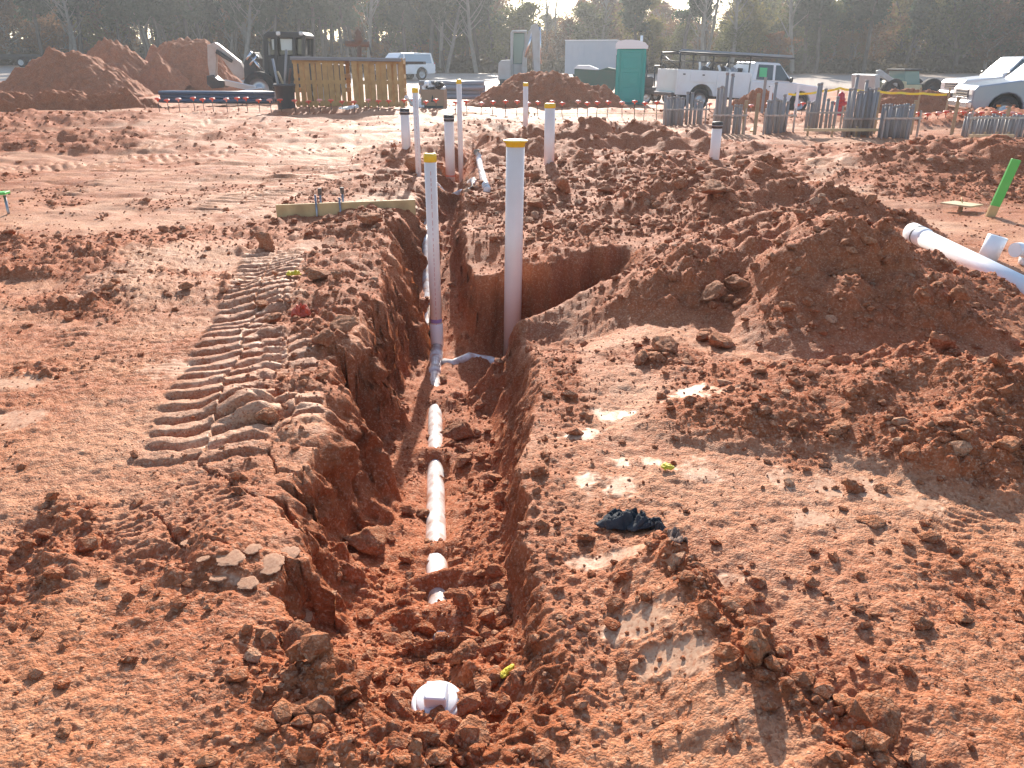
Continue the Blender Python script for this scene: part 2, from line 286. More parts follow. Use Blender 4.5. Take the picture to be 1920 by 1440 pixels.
# ------------------------------------------------------------------ mesh helpers
class MB:
    """collects shapes; build() links them as ONE mesh object"""
    def __init__(s): s.v = []; s.f = []; s.sm = []
    def add(s, vs, fs, smooth=False, M=None):
        n = len(s.v)
        s.v += [tuple(M @ Vector(p)) if M is not None else tuple(p) for p in vs]
        s.f += [tuple(i + n for i in f) for f in fs]; s.sm += [smooth] * len(fs); return s
    def box(s, c, d, rot=None, bev=0.0):
        x, y, z = (d[0] / 2, d[1] / 2, d[2] / 2)
        M = Matrix.Translation(c) @ (Euler(rot).to_matrix().to_4x4() if rot else Matrix())
        if bev <= 0:
            vs = [(i * x, j * y, k * z) for k in (-1, 1) for j in (-1, 1) for i in (-1, 1)]
            return s.add(vs, [(0, 2, 3, 1), (4, 5, 7, 6), (0, 1, 5, 4), (2, 6, 7, 3), (0, 4, 6, 2), (1, 3, 7, 5)], False, M)
        b = min(bev, x * .9, y * .9, z * .9)
        vs = []; fs = []
        for k, zz, inn in ((0, -z, b), (1, -z + b, 0), (2, z - b, 0), (3, z, b)):
            X, Y = x - inn, y - inn
            vs += [(-X + b, -Y, zz), (X - b, -Y, zz), (X, -Y + b, zz), (X, Y - b, zz), (X - b, Y, zz), (-X + b, Y, zz), (-X, Y - b, zz), (-X, -Y + b, zz)]
        for k in range(3):
            for i in range(8): fs.append((k * 8 + i, k * 8 + (i + 1) % 8, k * 8 + 8 + (i + 1) % 8, k * 8 + 8 + i))
        fs.append(tuple(range(7, -1, -1))); fs.append(tuple(range(24, 32)))
        return s.add(vs, fs, False, M)
    def tube(s, pts, r, n=12, caps=True, smooth=True, sq=1.0):
        pts = [Vector(p) for p in pts]; rs = r if isinstance(r, (list, tuple)) else [r] * len(pts)
        vs = []; fs = []; up = None
        for i, p in enumerate(pts):
            t = (pts[min(i + 1, len(pts) - 1)] - pts[max(i - 1, 0)]).normalized()
            if up is None:
                up = Vector((0, 0, 1)) if abs(t.z) < .9 else Vector((0, 1, 0))
            a = t.cross(up).normalized(); b = a.cross(t).normalized(); up = b
            for k in range(n):
                g = 2 * math.pi * k / n + (math.pi / 4 if n == 4 else 0)
                vs.append(p + a * math.cos(g) * rs[i] + b * math.sin(g) * rs[i] * sq)
        for i in range(len(pts) - 1):
            for k in range(n):
                fs.append((i * n + k, i * n + (k + 1) % n, (i + 1) * n + (k + 1) % n, (i + 1) * n + k))
        s.add(vs, fs, smooth and n > 4)
        if caps:
            m = len(s.v) - len(vs)
            s.f.append(tuple(m + k for k in range(n - 1, -1, -1))); s.sm.append(False)
            q = m + (len(pts) - 1) * n
            s.f.append(tuple(q + k for k in range(n))); s.sm.append(False)
        return s
    def lathe(s, prof, n=24, M=None, smooth=True):
        vs = []; fs = []
        for r, z in prof:
            for k in range(n):
                a = 2 * math.pi * k / n; vs.append((r * math.cos(a), r * math.sin(a), z))
        for i in range(len(prof) - 1):
            for k in range(n): fs.append((i * n + k, i * n + (k + 1) % n, (i + 1) * n + (k + 1) % n, (i + 1) * n + k))
        return s.add(vs, fs, smooth, M)
    def prism(s, poly, y0, y1, M=None, smooth=False):
        """polygon in (x, z) pulled along y"""
        n = len(poly); vs = [(x, y0, z) for x, z in poly] + [(x, y1, z) for x, z in poly]
        fs = [(i, (i + 1) % n, n + (i + 1) % n, n + i) for i in range(n)] + [tuple(range(n - 1, -1, -1)), tuple(range(n, 2 * n))]
        return s.add(vs, fs, smooth, M)
    def build(s, name, mat, parent=None, loc=None):
        me = bpy.data.meshes.new(name); me.from_pydata([tuple(p) for p in s.v], [], s.f); me.update()
        me.polygons.foreach_set('use_smooth', s.sm)
        o = bpy.data.objects.new(name, me); COL.objects.link(o)
        if mat: me.materials.append(mat)
        if parent: o.parent = parent
        if loc: o.location = loc
        return o
def npmesh(name, V, Fq, mat, smooth=True):
    me = bpy.data.meshes.new(name); V = np.asarray(V, np.float32); Fq = np.asarray(Fq, np.int32); k = Fq.shape[1]
    me.vertices.add(len(V)); me.vertices.foreach_set('co', V.ravel())
    me.loops.add(Fq.size); me.loops.foreach_set('vertex_index', Fq.ravel())
    me.polygons.add(len(Fq)); me.polygons.foreach_set('loop_start', np.arange(0, Fq.size, k, dtype=np.int32))
    me.polygons.foreach_set('use_smooth', np.full(len(Fq), smooth)); me.update(calc_edges=True)
    if mat: me.materials.append(mat)
    return me
def link(me, name, parent=None):
    o = bpy.data.objects.new(name, me); COL.objects.link(o); o.parent = parent; return o
def tag(o, label=None, cat=None, group=None, kind=None):
    if label: o['label'] = label
    if cat: o['category'] = cat
    if group: o['group'] = group
    if kind: o['kind'] = kind
    return o
def thing(name, loc, label, cat, group=None, rz=0.0, rx=0.0, ry=0.0, s=1.0):
    o = bpy.data.objects.new(name, None); COL.objects.link(o); o.empty_display_size = .2
    o.location = loc; o.rotation_euler = (rx, ry, rz); o.scale = (s, s, s)
    return tag(o, label, cat, group)
def copy_tree(o, parent=None):
    c = o.copy(); COL.objects.link(c); c.parent = parent
    for ch in list(o.children): copy_tree(ch, c)
    return c

# ------------------------------------------------------------------ materials
def mat(name, col, rough=.6, metal=0.0, spec=.5, noise=0.0, nscale=8.0, col2=None, bump=0.0, bscale=60.0, coat=0.0, trans=0.0):
    m = bpy.data.materials.new(name); m.use_nodes = True; t = m.node_tree; b = t.nodes['Principled BSDF']
    b.inputs['Base Color'].default_value = (*col, 1); b.inputs['Roughness'].default_value = rough
    b.inputs['Metallic'].default_value = metal; b.inputs['Specular IOR Level'].default_value = spec; b.inputs['Coat Weight'].default_value = coat
    tc = t.nodes.new('ShaderNodeTexCoord')
    if noise > 0:
        n = t.nodes.new('ShaderNodeTexNoise'); n.inputs['Scale'].default_value = nscale; n.inputs['Detail'].default_value = 5
        t.links.new(tc.outputs['Object'], n.inputs['Vector'])
        rp = t.nodes.new('ShaderNodeMapRange'); rp.inputs[1].default_value = .42; rp.inputs[2].default_value = .68
        t.links.new(n.outputs['Fac'], rp.inputs[0])
        ml = t.nodes.new('ShaderNodeMath'); ml.operation = 'MULTIPLY'; ml.inputs[1].default_value = noise; t.links.new(rp.outputs[0], ml.inputs[0])
        mx = t.nodes.new('ShaderNodeMix'); mx.data_type = 'RGBA'
        mx.inputs['A'].default_value = (*col, 1); mx.inputs['B'].default_value = (*(col2 or tuple(c * .5 for c in col)), 1)
        t.links.new(ml.outputs[0], mx.inputs['Factor']); t.links.new(mx.outputs['Result'], b.inputs['Base Color'])
    if bump > 0:
        n = t.nodes.new('ShaderNodeTexNoise'); n.inputs['Scale'].default_value = bscale; n.inputs['Detail'].default_value = 4
        t.links.new(tc.outputs['Object'], n.inputs['Vector'])
        bp = t.nodes.new('ShaderNodeBump'); bp.inputs['Strength'].default_value = bump; bp.inputs['Distance'].default_value = .01
        t.links.new(n.outputs['Fac'], bp.inputs['Height']); t.links.new(bp.outputs[0], b.inputs['Normal'])
    return m

def soil_mat(name, attr=True, tanmix=.5):
    m = bpy.data.materials.new(name); m.use_nodes = True; t = m.node_tree; b = t.nodes['Principled BSDF']; N = t.nodes.new; L = t.links.new
    geo = N('ShaderNodeNewGeometry')
    def nz(sc, det=5, rgh=.6, src=None):
        n = N('ShaderNodeTexNoise'); n.inputs['Scale'].default_value = sc; n.inputs['Detail'].default_value = det; n.inputs['Roughness'].default_value = rgh
        L(src or geo.outputs['Position'], n.inputs['Vector']); return n.outputs['Fac']
    def rng(v, a, b_, c=0.0, d=1.0):
        r = N('ShaderNodeMapRange'); r.inputs[1].default_value = a; r.inputs[2].default_value = b_; r.inputs[3].default_value = c; r.inputs[4].default_value = d
        L(v, r.inputs[0]); return r.outputs[0]
    def mix(fac, A, B):
        x = N('ShaderNodeMix'); x.data_type = 'RGBA'
        if isinstance(fac, (int, float)): x.inputs['Factor'].default_value = fac
        else: L(fac, x.inputs['Factor'])
        for s, q in (('A', A), ('B', B)):
            if isinstance(q, tuple): x.inputs[s].default_value = (*q, 1)
            else: L(q, x.inputs[s])
        return x.outputs['Result']
    def mul(a, c):
        x = N('ShaderNodeMath'); x.operation = 'MULTIPLY'; L(a, x.inputs[0])
        if isinstance(c, (int, float)): x.inputs[1].default_value = c
        else: L(c, x.inputs[1])
        return x.outputs[0]
    red, tan, dark, pale = (.40, .112, .040), (.53, .212, .098), (.22, .062, .025), (.66, .40, .25)
    n1 = nz(1.3); n2 = nz(6.0); n3 = nz(38, 4, .7); n4 = nz(.35, 3)
    if attr:
        at = N('ShaderNodeAttribute'); at.attribute_name = 'soil'; sp = N('ShaderNodeSeparateColor'); L(at.outputs['Color'], sp.inputs[0])
        rub, pack, wall = sp.outputs[0], sp.outputs[1], sp.outputs[2]
        az = N('ShaderNodeAttribute'); az.attribute_name = 'zone'; sz = N('ShaderNodeSeparateColor'); L(az.outputs['Color'], sz.inputs[0])
        grav, litter, smo = sz.outputs[0], sz.outputs[1], sz.outputs[2]
        c = mix(pack, red, tan)
        c = mix(mul(rng(n1, .42, .58), .80), c, red)
        c = mix(mul(rng(n2, .50, .70), .5), c, dark)
        c = mix(mul(mul(rng(n4, .45, .62), pack), .55), c, pale)
        c = mix(mul(rng(n3, .52, .74), .55), c, pale)
        c = mix(mul(rng(n3, .48, .30), .55), c, dark)
        c = mix(mul(wall, .55), c, (.36, .105, .036))
        c = mix(mul(smo, .6), c, (.62, .40, .26))
        c = mix(grav, c, mix(rng(n2, .3, .7), (.50, .46, .40), (.38, .34, .29)))
        c = mix(litter, c, mix(rng(n1, .3, .7), (.13, .10, .055), (.07, .07, .03)))
        rg = N('ShaderNodeMath'); rg.operation = 'MULTIPLY_ADD'; L(smo, rg.inputs[0]); rg.inputs[1].default_value = -.12
        r0 = N('ShaderNodeMath'); r0.operation = 'MULTIPLY_ADD'; L(pack, r0.inputs[0]); r0.inputs[1].default_value = -.10; L(rng(n2, .3, .7, .78, .66), r0.inputs[2])
        L(r0.outputs[0], rg.inputs[2]); L(rg.outputs[0], b.inputs['Roughness'])
    else:
        oi = N('ShaderNodeObjectInfo')
        isl = N('ShaderNodeNewGeometry')
        c = mix(mul(isl.outputs['Random Per Island'], min(.85, tanmix * 1.7)), red, tan)
        c = mix(rng(oi.outputs['Random'], 0, 1, 0, tanmix), c, tan)
        c = mix(mul(rng(n2, .45, .65), .6), c, dark)
        c = mix(mul(rng(n3, .50, .72), .6), c, pale)
        c = mix(mul(rng(isl.outputs['Random Per Island'], .93, .95), .6), c, pale)
        b.inputs['Roughness'].default_value = .75
    def vor(sc):
        v = N('ShaderNodeTexVoronoi'); v.inputs['Scale'].default_value = sc; wv = N('ShaderNodeMix'); wv.data_type = 'VECTOR'; wv.inputs['Factor'].default_value = .02
        L(geo.outputs['Position'], wv.inputs['A']); nn = N('ShaderNodeTexNoise'); nn.inputs['Scale'].default_value = 30; L(geo.outputs['Position'], nn.inputs['Vector']); L(nn.outputs['Color'], wv.inputs['B']); L(wv.outputs['Result'], v.inputs['Vector']); return v
    v1 = vor(115)
    gs = N('ShaderNodeSeparateColor'); L(v1.outputs['Color'], gs.inputs[0])
    c = mix(rng(gs.outputs[0], .72, .95, 0, .45), c, pale); c = mix(rng(gs.outputs[1], .70, .95, 0, .50), c, dark); c = mix(rng(gs.outputs[2], .6, 1, 0, .45), c, red)
    L(c, b.inputs['Base Color'])
    b.inputs['Specular IOR Level'].default_value = .11
    # fine relief
    h = N('ShaderNodeMath'); h.operation = 'MULTIPLY_ADD'; L(nz(90, 5, .72), h.inputs[0]); h.inputs[1].default_value = .5; L(nz(26, 5, .7), h.inputs[2])
    def madd(v, k, a):
        q = N('ShaderNodeMath'); q.operation = 'MULTIPLY_ADD'; L(v, q.inputs[0]); q.inputs[1].default_value = k; L(a, q.inputs[2]); return q
    h = madd(v1.outputs['Distance'], -.42, h.outputs[0])
    bp = N('ShaderNodeBump'); bp.inputs['Strength'].default_value = .9; bp.inputs['Distance'].default_value = .016
    if attr:
        st = N('ShaderNodeMath'); st.operation = 'MULTIPLY_ADD'; L(smo, st.inputs[0]); st.inputs[1].default_value = -.6; st.inputs[2].default_value = .68; L(st.outputs[0], bp.inputs['Strength'])
    L(h.outputs[0], bp.inputs['Height'])
    b2 = N('ShaderNodeBump'); b2.inputs['Distance'].default_value = .035                # coarser breaks on freshly cut faces and clods
    if attr: L(wall, b2.inputs['Strength'])
    else: b2.inputs['Strength'].default_value = .5
    L(nz(13, 6, .68), b2.inputs['Height']); L(b2.outputs[0], bp.inputs['Normal']); L(bp.outputs[0], b.inputs['Normal'])
    return m

M = {}
M['ground'] = soil_mat('clay_ground'); M['clod'] = soil_mat('clay_clod', False)

# ------------------------------------------------------------------ ground sheet
GRID = {}
def make_ground():
    ncol = 980
    py = np.linspace(1530, 196, 800)
    ys = np.array([PZ(960, p)[1] for p in py])
    mids = (ys[:-1] + ys[1:]) / 2; ys = np.sort(np.concatenate([ys, mids[(mids > 9.5) & (mids < 24)]]))     # extra rows over the far berms
    ys = np.concatenate([np.linspace(-2.0, ys[0] - .02, 16), ys, np.geomspace(ys[-1] * 1.015, 420, 66)])
    uu = np.linspace(-1, 1, 4001); den = 1 + 1.1 * np.exp(-((uu + .17) / .17) ** 2); cu = np.cumsum(den); cu = (cu - cu[0]) / (cu[-1] - cu[0])
    u = np.interp(np.linspace(0, 1, ncol), cu, uu)          # finer columns where the trench walls are
    W = .74 * np.maximum(ys, 0) + 1.25
    X = u[None, :] * W[:, None]; Y = np.repeat(ys[:, None], ncol, 1)
    z, rub, pack, wall, sm = terrain(X.ravel(), Y.ravel())
    n = len(ys)
    GRID.update(ys=ys, u=u, W=W, z=z.reshape(n, ncol))
    # bare walls are uneven down their height too: push them in and out
    xr, yr = X.ravel(), Y.ravel(); k = np.nonzero(wall > .02)[0]; amp = np.where(xr[k] < -.35, .075, .045) * wall[k]
    xo = xr.copy(); yo = yr.copy(); zz = z[k]
    xo[k] += amp * (vn(yr[k] * 4, zz * 5, 401) + .7 * vn(yr[k] * 9, zz * 11, 402) + .45 * vn(yr[k] * 21, zz * 24, 403))
    yo[k] += amp * (vn(xr[k] * 4 + yr[k], zz * 5, 404) + .7 * vn(xr[k] * 9, zz * 11, 405) + .45 * vn(xr[k] * 21, zz * 24, 406))
    V = np.stack([xo, yo, z], 1)
    i = np.arange(n * ncol).reshape(n, ncol)
    Fq = np.stack([i[:-1, :-1], i[:-1, 1:], i[1:, 1:], i[1:, :-1]], -1).reshape(-1, 4)
    me = npmesh('ground', V, Fq, M['ground'])
    x, y = X.ravel(), Y.ravel()
    ca = me.attributes.new('soil', 'FLOAT_COLOR', 'POINT')
    ca.data.foreach_set('color', np.stack([rub, pack, wall, np.ones_like(rub)], 1).astype(np.float32).ravel())
    gv = ss(50, 56, y + 4 * vn(x * .08, y * .08, 301)) * (1 - ss(74, 82, y)); lit = ss(74, 82, y + 3 * vn(x * .1, y * .1, 302))
    za = me.attributes.new('zone', 'FLOAT_COLOR', 'POINT')
    za.data.foreach_set('color', np.stack([gv, lit, sm, np.ones_like(rub)], 1).astype(np.float32).ravel())
    o = link(me, 'ground'); tag(o, kind='structure', label='churned red clay ground of a building site with an open pipe trench')
    return o
make_ground()
def gz(x, y):                                   # ground height, read off the finished sheet
    g = GRID; r = np.interp(y, g['ys'], np.arange(len(g['ys']))); i = min(int(r), len(g['ys']) - 2); a = r - i
    def row(k): return np.interp(x / g['W'][k], g['u'], g['z'][k])
    return float(row(i) * (1 - a) + row(i + 1) * a)

# ------------------------------------------------------------------ clods
import bmesh
def rock_shape(seed, sub, cuts=9, rough=.16):
    rnd = random.Random(seed); bm = bmesh.new(); bmesh.ops.create_icosphere(bm, subdivisions=sub, radius=1)
    pl = []
    for _ in range(cuts):
        d = Vector((rnd.gauss(0, 1), rnd.gauss(0, 1), rnd.gauss(0, 1))).normalized(); pl.append((d, rnd.uniform(.45, .80)))
    sx = (rnd.uniform(.8, 1.25), rnd.uniform(.7, 1.1), rnd.uniform(.55, .85)); o = Vector((rnd.random() * 50, 0, 0))
    V = []
    for v in bm.verts:
        p = v.co.copy()
        for d, h in pl:
            k = p.dot(d)
            if k > h: p -= d * (k - h) * .97
        p *= 1 + rough * (mnoise.noise(p * 2.2 + o) + .5 * mnoise.noise(p * 5 + o) + (.35 * mnoise.noise(p * 10 + o) + .22 * mnoise.noise(p * 21 + o) if sub > 2 else 0))
        V.append((p.x * sx[0], p.y * sx[1], p.z * sx[2]))
    Fq = [[v.index for v in f.verts] for f in bm.faces]; bm.free()
    return np.array(V), np.array(Fq)

def scatter_clods():
    lo = [rock_shape(900 + i, 1, 6, .2) for i in range(10)]; tiny = []
    for i in range(8):
        g = random.Random(40 + i)
        t = (1 + 5 ** .5) / 2
        vv = np.array([(-1, t, 0), (1, t, 0), (-1, -t, 0), (1, -t, 0), (0, -1, t), (0, 1, t), (0, -1, -t), (0, 1, -t), (t, 0, -1), (t, 0, 1), (-t, 0, -1), (-t, 0, 1)], float)
        vv /= np.linalg.norm(vv[0]); ff = np.array([(0, 11, 5), (0, 5, 1), (0, 1, 7), (0, 7, 10), (0, 10, 11), (1, 5, 9), (5, 11, 4), (11, 10, 2), (10, 7, 6), (7, 1, 8), (3, 9, 4), (3, 4, 2), (3, 2, 6), (3, 6, 8), (3, 8, 9), (4, 9, 5), (2, 4, 11), (6, 2, 10), (8, 6, 7), (9, 8, 1)])
        vv = vv * np.array([g.uniform(.7, 1.3) for _ in range(12)])[:, None] * np.array([1, .9, .7])
        tiny.append((vv, ff))
    def batch(n, ymin, ymax, smin, smax, protos, name, thr, pw):
        y = np.exp(RNG.uniform(math.log(ymin), math.log(ymax), n)); x = RNG.uniform(-1, 1, n) * (.68 * y + .8)
        z, rub, pack, wall, sm = terrain(x, y)
        w_ = (rub ** pw) * (1 - .8 * wall) * (1 - .9 * sm) + .09
        k = RNG.random(n) < w_ * thr; x, y, z, rub = x[k], y[k], z[k], rub[k]; n = len(x)
        s = smin * (smax / smin) ** (RNG.random(n) ** 2.6) * np.clip(.6 + .5 * rub, .5, 1.2)
        s = np.maximum(s, .0014 * y)
        VV = []; FF = []; off = 0
        pi = RNG.integers(0, len(protos), n)
        for j, (v, f) in enumerate(protos):
            q = np.where(pi == j)[0]
            if len(q) == 0: continue
            a = RNG.uniform(0, 6.283, len(q)); tl = RNG.normal(0, .35, len(q)); ca, sa = np.cos(a), np.sin(a); ct, st = np.cos(tl), np.sin(tl)
            vx = v[None, :, 0] * ct[:, None] + v[None, :, 2] * st[:, None]; vz = -v[None, :, 0] * st[:, None] + v[None, :, 2] * ct[:, None]; vy = np.repeat(v[None, :, 1], len(q), 0)
            X = (vx * ca[:, None] - vy * sa[:, None]) * s[q][:, None] + x[q][:, None]
            Y = (vx * sa[:, None] + vy * ca[:, None]) * s[q][:, None] + y[q][:, None]
            Z = vz * s[q][:, None] + (z[q] + s[q] * .22)[:, None]
            VV.append(np.stack([X, Y, Z], -1).reshape(-1, 3)); m = v.shape[0]
            FF.append((f[None] + (np.arange(len(q)) * m)[:, None, None]).reshape(-1, 3) + off); off += len(q) * m
        me = npmesh(name, np.concatenate(VV), np.concatenate(FF), M['clod'], smooth=False)
        o = link(me, name); return o
    o = batch(24000, 1.3, 12, .010, .060, lo, 'clay_clods', .62, 1.3); tag(o, 'loose red clay clods strewn over the churned ground', 'soil clods', kind='stuff')
    o = batch(26000, 8, 28, .018, .085, lo, 'clay_lumps', .55, 1.6); tag(o, 'broken clay lumps over the far churned berms', 'soil clods', kind='stuff')
    o = batch(70000, 1.2, 13, .003, .016, tiny, 'clay_crumbs', .60, .8); tag(o, 'fine red clay crumbs and grit strewn over the ground', 'soil crumbs', kind='stuff')
scatter_clods()

# ------------------------------------------------------------------ plain materials
M['pvc'] = mat('white_pvc', (.86, .74, .67), .32, spec=.5, noise=.22, nscale=2.5, col2=(.60, .42, .34))
M['pvc_dirty'] = mat('muddy_pvc', (.82, .80, .78), .25, spec=.5, noise=.9, nscale=9, col2=(.42, .20, .11))
M['pvc_white'] = mat('clean_pvc', (.84, .85, .87), .28, spec=.5, noise=.12, nscale=3, col2=(.6, .5, .42))
M['glue'] = mat('purple_primer', (.34, .24, .50), .5)
M['yellow'] = mat('yellow_plastic', (.86, .55, .02), .4, noise=.25, nscale=20, col2=(.6, .33, .02))
M['black_rubber'] = mat('black_rubber', (.022, .022, .024), .55, noise=.3, nscale=10, col2=(.10, .07, .055))
M['red_print'] = mat('red_print', (.66, .34, .30), .5)
M['orange_band'] = mat('orange_band', (.80, .25, .16), .5)
M['wood'] = mat('raw_lumber', (.66, .45, .20), .7, noise=.6, nscale=5, col2=(.36, .21, .09), bump=.3)
M['wood_old'] = mat('weathered_lumber', (.40, .30, .18), .8, noise=.6, nscale=6, col2=(.24, .15, .08), bump=.3)
M['steel'] = mat('stake_steel', (.34, .33, .34), .35, metal=.9, noise=.5, nscale=12, col2=(.22, .13, .09))
M['steel_dark'] = mat('dark_steel', (.10, .09, .085), .45, metal=.6)
M['green_paint'] = mat('green_paint', (.10, .52, .09), .55, noise=.35, nscale=6, col2=(.22, .50, .14))
M['ply'] = mat('plywood', (.62, .47, .27), .7, noise=.4, nscale=7, col2=(.46, .32, .17))
M['rag'] = mat('dark_cloth', (.028, .032, .040), .9, noise=.6, nscale=14, col2=(.075, .075, .08), bump=.5, bscale=250)
M['rag2'] = mat('brown_cloth', (.26, .17, .13), .95, noise=.6, nscale=14, col2=(.10, .06, .045), bump=.5, bscale=250)
M['yscrap'] = mat('yellow_scrap', (.75, .60, .04), .6, noise=.4, nscale=40, col2=(.30, .30, .05))
M['redscrap'] = mat('red_plastic', (.55, .09, .04), .5)

# ------------------------------------------------------------------ plumbing in the trench
def riser(px, top, bot, zb, dia, lab, cap, cat='pipe', band=None, group=None, lean=0.0, d=None, sink=.15, stripe=False):
    """upright pipe: foot on the pixel (px, bot) at height zb, top at photo row `top`"""
    if d is None: x, y = PZ(px, bot, zb)
    else: x, y, zb = PD(px, bot, d)
    x2, _, zt = PD(px, top, y)
    r = dia / 2
    t = thing('riser_pipe', (x, y, zb), lab, cat, group, ry=lean)
    h = zt - zb
    MB().tube([(0, 0, -sink), (0, 0, h)], r, 28).build('pipe', M['pvc'], t)
    if cap == 'flare':
        MB().lathe([(r * 1.01, h - .03), (r * 1.03, h - .028), (r * 1.03, h - .004), (r * 1.30, h + .012), (r * 1.32, h + .02), (r * 1.27, h + .024), (r * .9, h + .008), (r * .85, h - .01), (0.001, h - .012)], 36).build('cap', M['yellow'], t)
    elif cap == 'yellow':
        MB().lathe([(r * 1.02, h - .06), (r * 1.07, h - .055), (r * 1.08, h - .012), (r * 1.0, h + .010), (r * .55, h + .014), (r * .5, h + .006), (.001, h + .006)], 32).build('cap', M['yellow'], t)
    elif cap == 'black':
        c = MB().lathe([(r * 1.04, h - .09), (r * 1.09, h - .085), (r * 1.09, h - .005), (r * 1.03, h + .012), (r * .5, h + .018), (.001, h + .02)], 32).build('cap', M['black_rubber'], t)
        MB().lathe([(r * 1.10, h - .055), (r * 1.115, h - .052), (r * 1.115, h - .040), (r * 1.10, h - .037)], 32).build('clamp', M['steel'], c)
    if band:
        zb_, hh, m_ = band
        MB().lathe([(r * 1.0, zb_), (r * 1.012, zb_ + .002), (r * 1.012, zb_ + hh - .002), (r * 1.0, zb_ + hh)], 32).build('band', M[m_], t)
    if stripe:
        s_ = MB(); rnd = random.Random(int(px)); z_ = .25
        while z_ < h - .12:                      # line of small red print up the pipe
            l = rnd.uniform(.015, .05); a = R(-84); 
            for q in (0,):
                w_ = .055
                p = [((r + .0012) * math.cos(a + e), (r + .0012) * math.sin(a + e), z_ + zz) for e, zz in ((-w_, 0), (w_, 0), (w_, l), (-w_, l))]
                s_.add(p, [(0, 1, 2, 3)])
            z_ += l + rnd.uniform(.008, .03)
        tag(s_.build('printed_line', M['red_print'], t), kind='stuff')
    return t, (x, y, zb, zt)

FZ = lambda x, y: gz(x, y)
# two near risers
narrow, nb = riser(820, 290, 655, -.80, .105, 'narrow white pipe with flat yellow cap and purple ring rising from the trench', 'yellow', band=(.27, .035, 'glue'), stripe=True, sink=.12)
MB().lathe([(.0530, 0.02), (.0600, .03), (.0600, .245), (.0535, .26)], 32).build('coupling', M['pvc_white'], narrow)
wide, wb = riser(960, 268, 657, -.80, .158, 'wide white pipe with flared yellow cap rising from the side pit', 'flare', lean=R(.9))
# farther risers
riser(787, 166, 372, -.30, .088, 'slim white pipe with yellow cap and taped foot in the far trench', 'yellow', band=(.10, .03, 'glue'), stripe=True)
riser(865, 150, 347, -.28, .084, 'slimmest white pipe with yellow cap beside a black-capped pipe', 'yellow')
riser(845, 217, 340, -.22, .165, 'thick white pipe with black rubber cap and orange ring near its foot', 'black', band=(.08, .035, 'orange_band'))
riser(763, 205, 300, 0, .165, 'thick white pipe with pale-topped black cap standing in a clay lump', 'black')
riser(985, 156, 262, 0, .105, 'white pipe with yellow cap standing behind the far churned berm', 'yellow', d=17.5)
riser(1029, 195, 330, 0, .165, 'thick white pipe with narrow yellow cap on the churned clay berm', 'yellow')
riser(1337, 230, 320, 0, .165, 'thick short white pipe with black cap behind the peaked spoil mound', 'black')

def buried_pipe(name, pts, r, label, m='pvc_dirty', couplings=()):
    t = thing(name, (0, 0, 0), label, 'pipe')
    MB().tube(pts, r, 20).build('pipe', M[m], t)
    for c in couplings:
        a = Vector(pts[c]); b = Vector(pts[c + 1]); d = (b - a).normalized()
        MB().tube([a - d * .07, a + d * .07], r * 1.14, 20).build('coupling', M[m], t)
    return t
# the main drain lies along the trench floor, half covered by fallen soil
yy_ = np.linspace(2.2, nb[1], 30)[::-1]
side_ = np.array([np.mean([gz(float(XP(y_)) + q_, y_ + e_) for q_ in (-.15, .15) for e_ in (-.06, 0, .06)]) for y_ in yy_])
fit_ = np.polyval(np.polyfit(yy_, side_, 5), yy_)
main_pts = [(float(XP(y_)), float(y_), float(z_) - .050 - .05 * max(0, 3.2 - y_)) for y_, z_ in zip(yy_, fit_)]
main_pts[0] = (nb[0], nb[1], main_pts[0][2])
buried_pipe('drain_pipe', main_pts, .053, 'muddy white drain pipe running along the trench floor', couplings=(1, 3))
# branch from the narrow riser to the foot of the wide one
bp = []
for px, py in ((832, 668), (850, 672), (880, 664), (910, 662), (940, 668), (958, 672)):
    x, y = PZ(px, py, -.78); bp.append((x, y, gz(x, y) - .018))
buried_pipe('branch_pipe', bp, .050, 'shiny white branch pipe linking the two near risers', couplings=(3,))
# end cleanout fitting at the near end: plug with raised square nut
x, y = PZ(820, 1328, -.18)
for _ in range(4): x, y = PZ(820, 1328, gz(x, y) + .01)
z0 = gz(x, y) + .032
t = thing('cleanout_plug', (x, y, z0), 'round white cleanout plug with raised square nut in the near end hole', 'plug', rz=R(-4), rx=R(7))
MB().lathe([(.066, -.12), (.080, -.12), (.080, .0), (.077, .006), (.066, .008), (.064, .002)], 40).build('hub', M['pvc_white'], t)
pl = MB().lathe([(.064, -.02), (.064, .012), (.060, .016), (.001, .016)], 40).build('plug', M['pvc_white'], t)
MB().box((0, 0, .036), (.068, .068, .042), bev=.004).build('square_nut', M['pvc_white'], pl)
# far part of the line
def ground_pipe(pix, r, label, name='drain_pipe', zo=0.0, zg=-.2):
    pts = []
    for px, py in pix:
        x, y = PZ(px, py, zg)
        for _ in range(3): x, y = PZ(px, py, gz(x, y))
        pts.append((x, y, gz(x, y) + zo))
    return buried_pipe(name, pts, r, label)
ground_pipe(((796, 377), (815, 374), (840, 369), (865, 363), (884, 356), (888, 345), (880, 342)), .045, 'thin white pipe crossing between the slim far risers', 'branch_pipe', .02, -.3)
ground_pipe(((914, 360), (908, 345), (905, 328), (900, 315), (897, 302), (894, 290), (892, 282)), .055, 'muddy white pipe half buried beyond the slim far risers', zo=.012)
ground_pipe(((806, 560), (800, 500), (797, 450), (798, 420), (800, 395)), .05, 'muddy white pipe in the trench beyond the near risers', zo=-.015, zg=-.7)

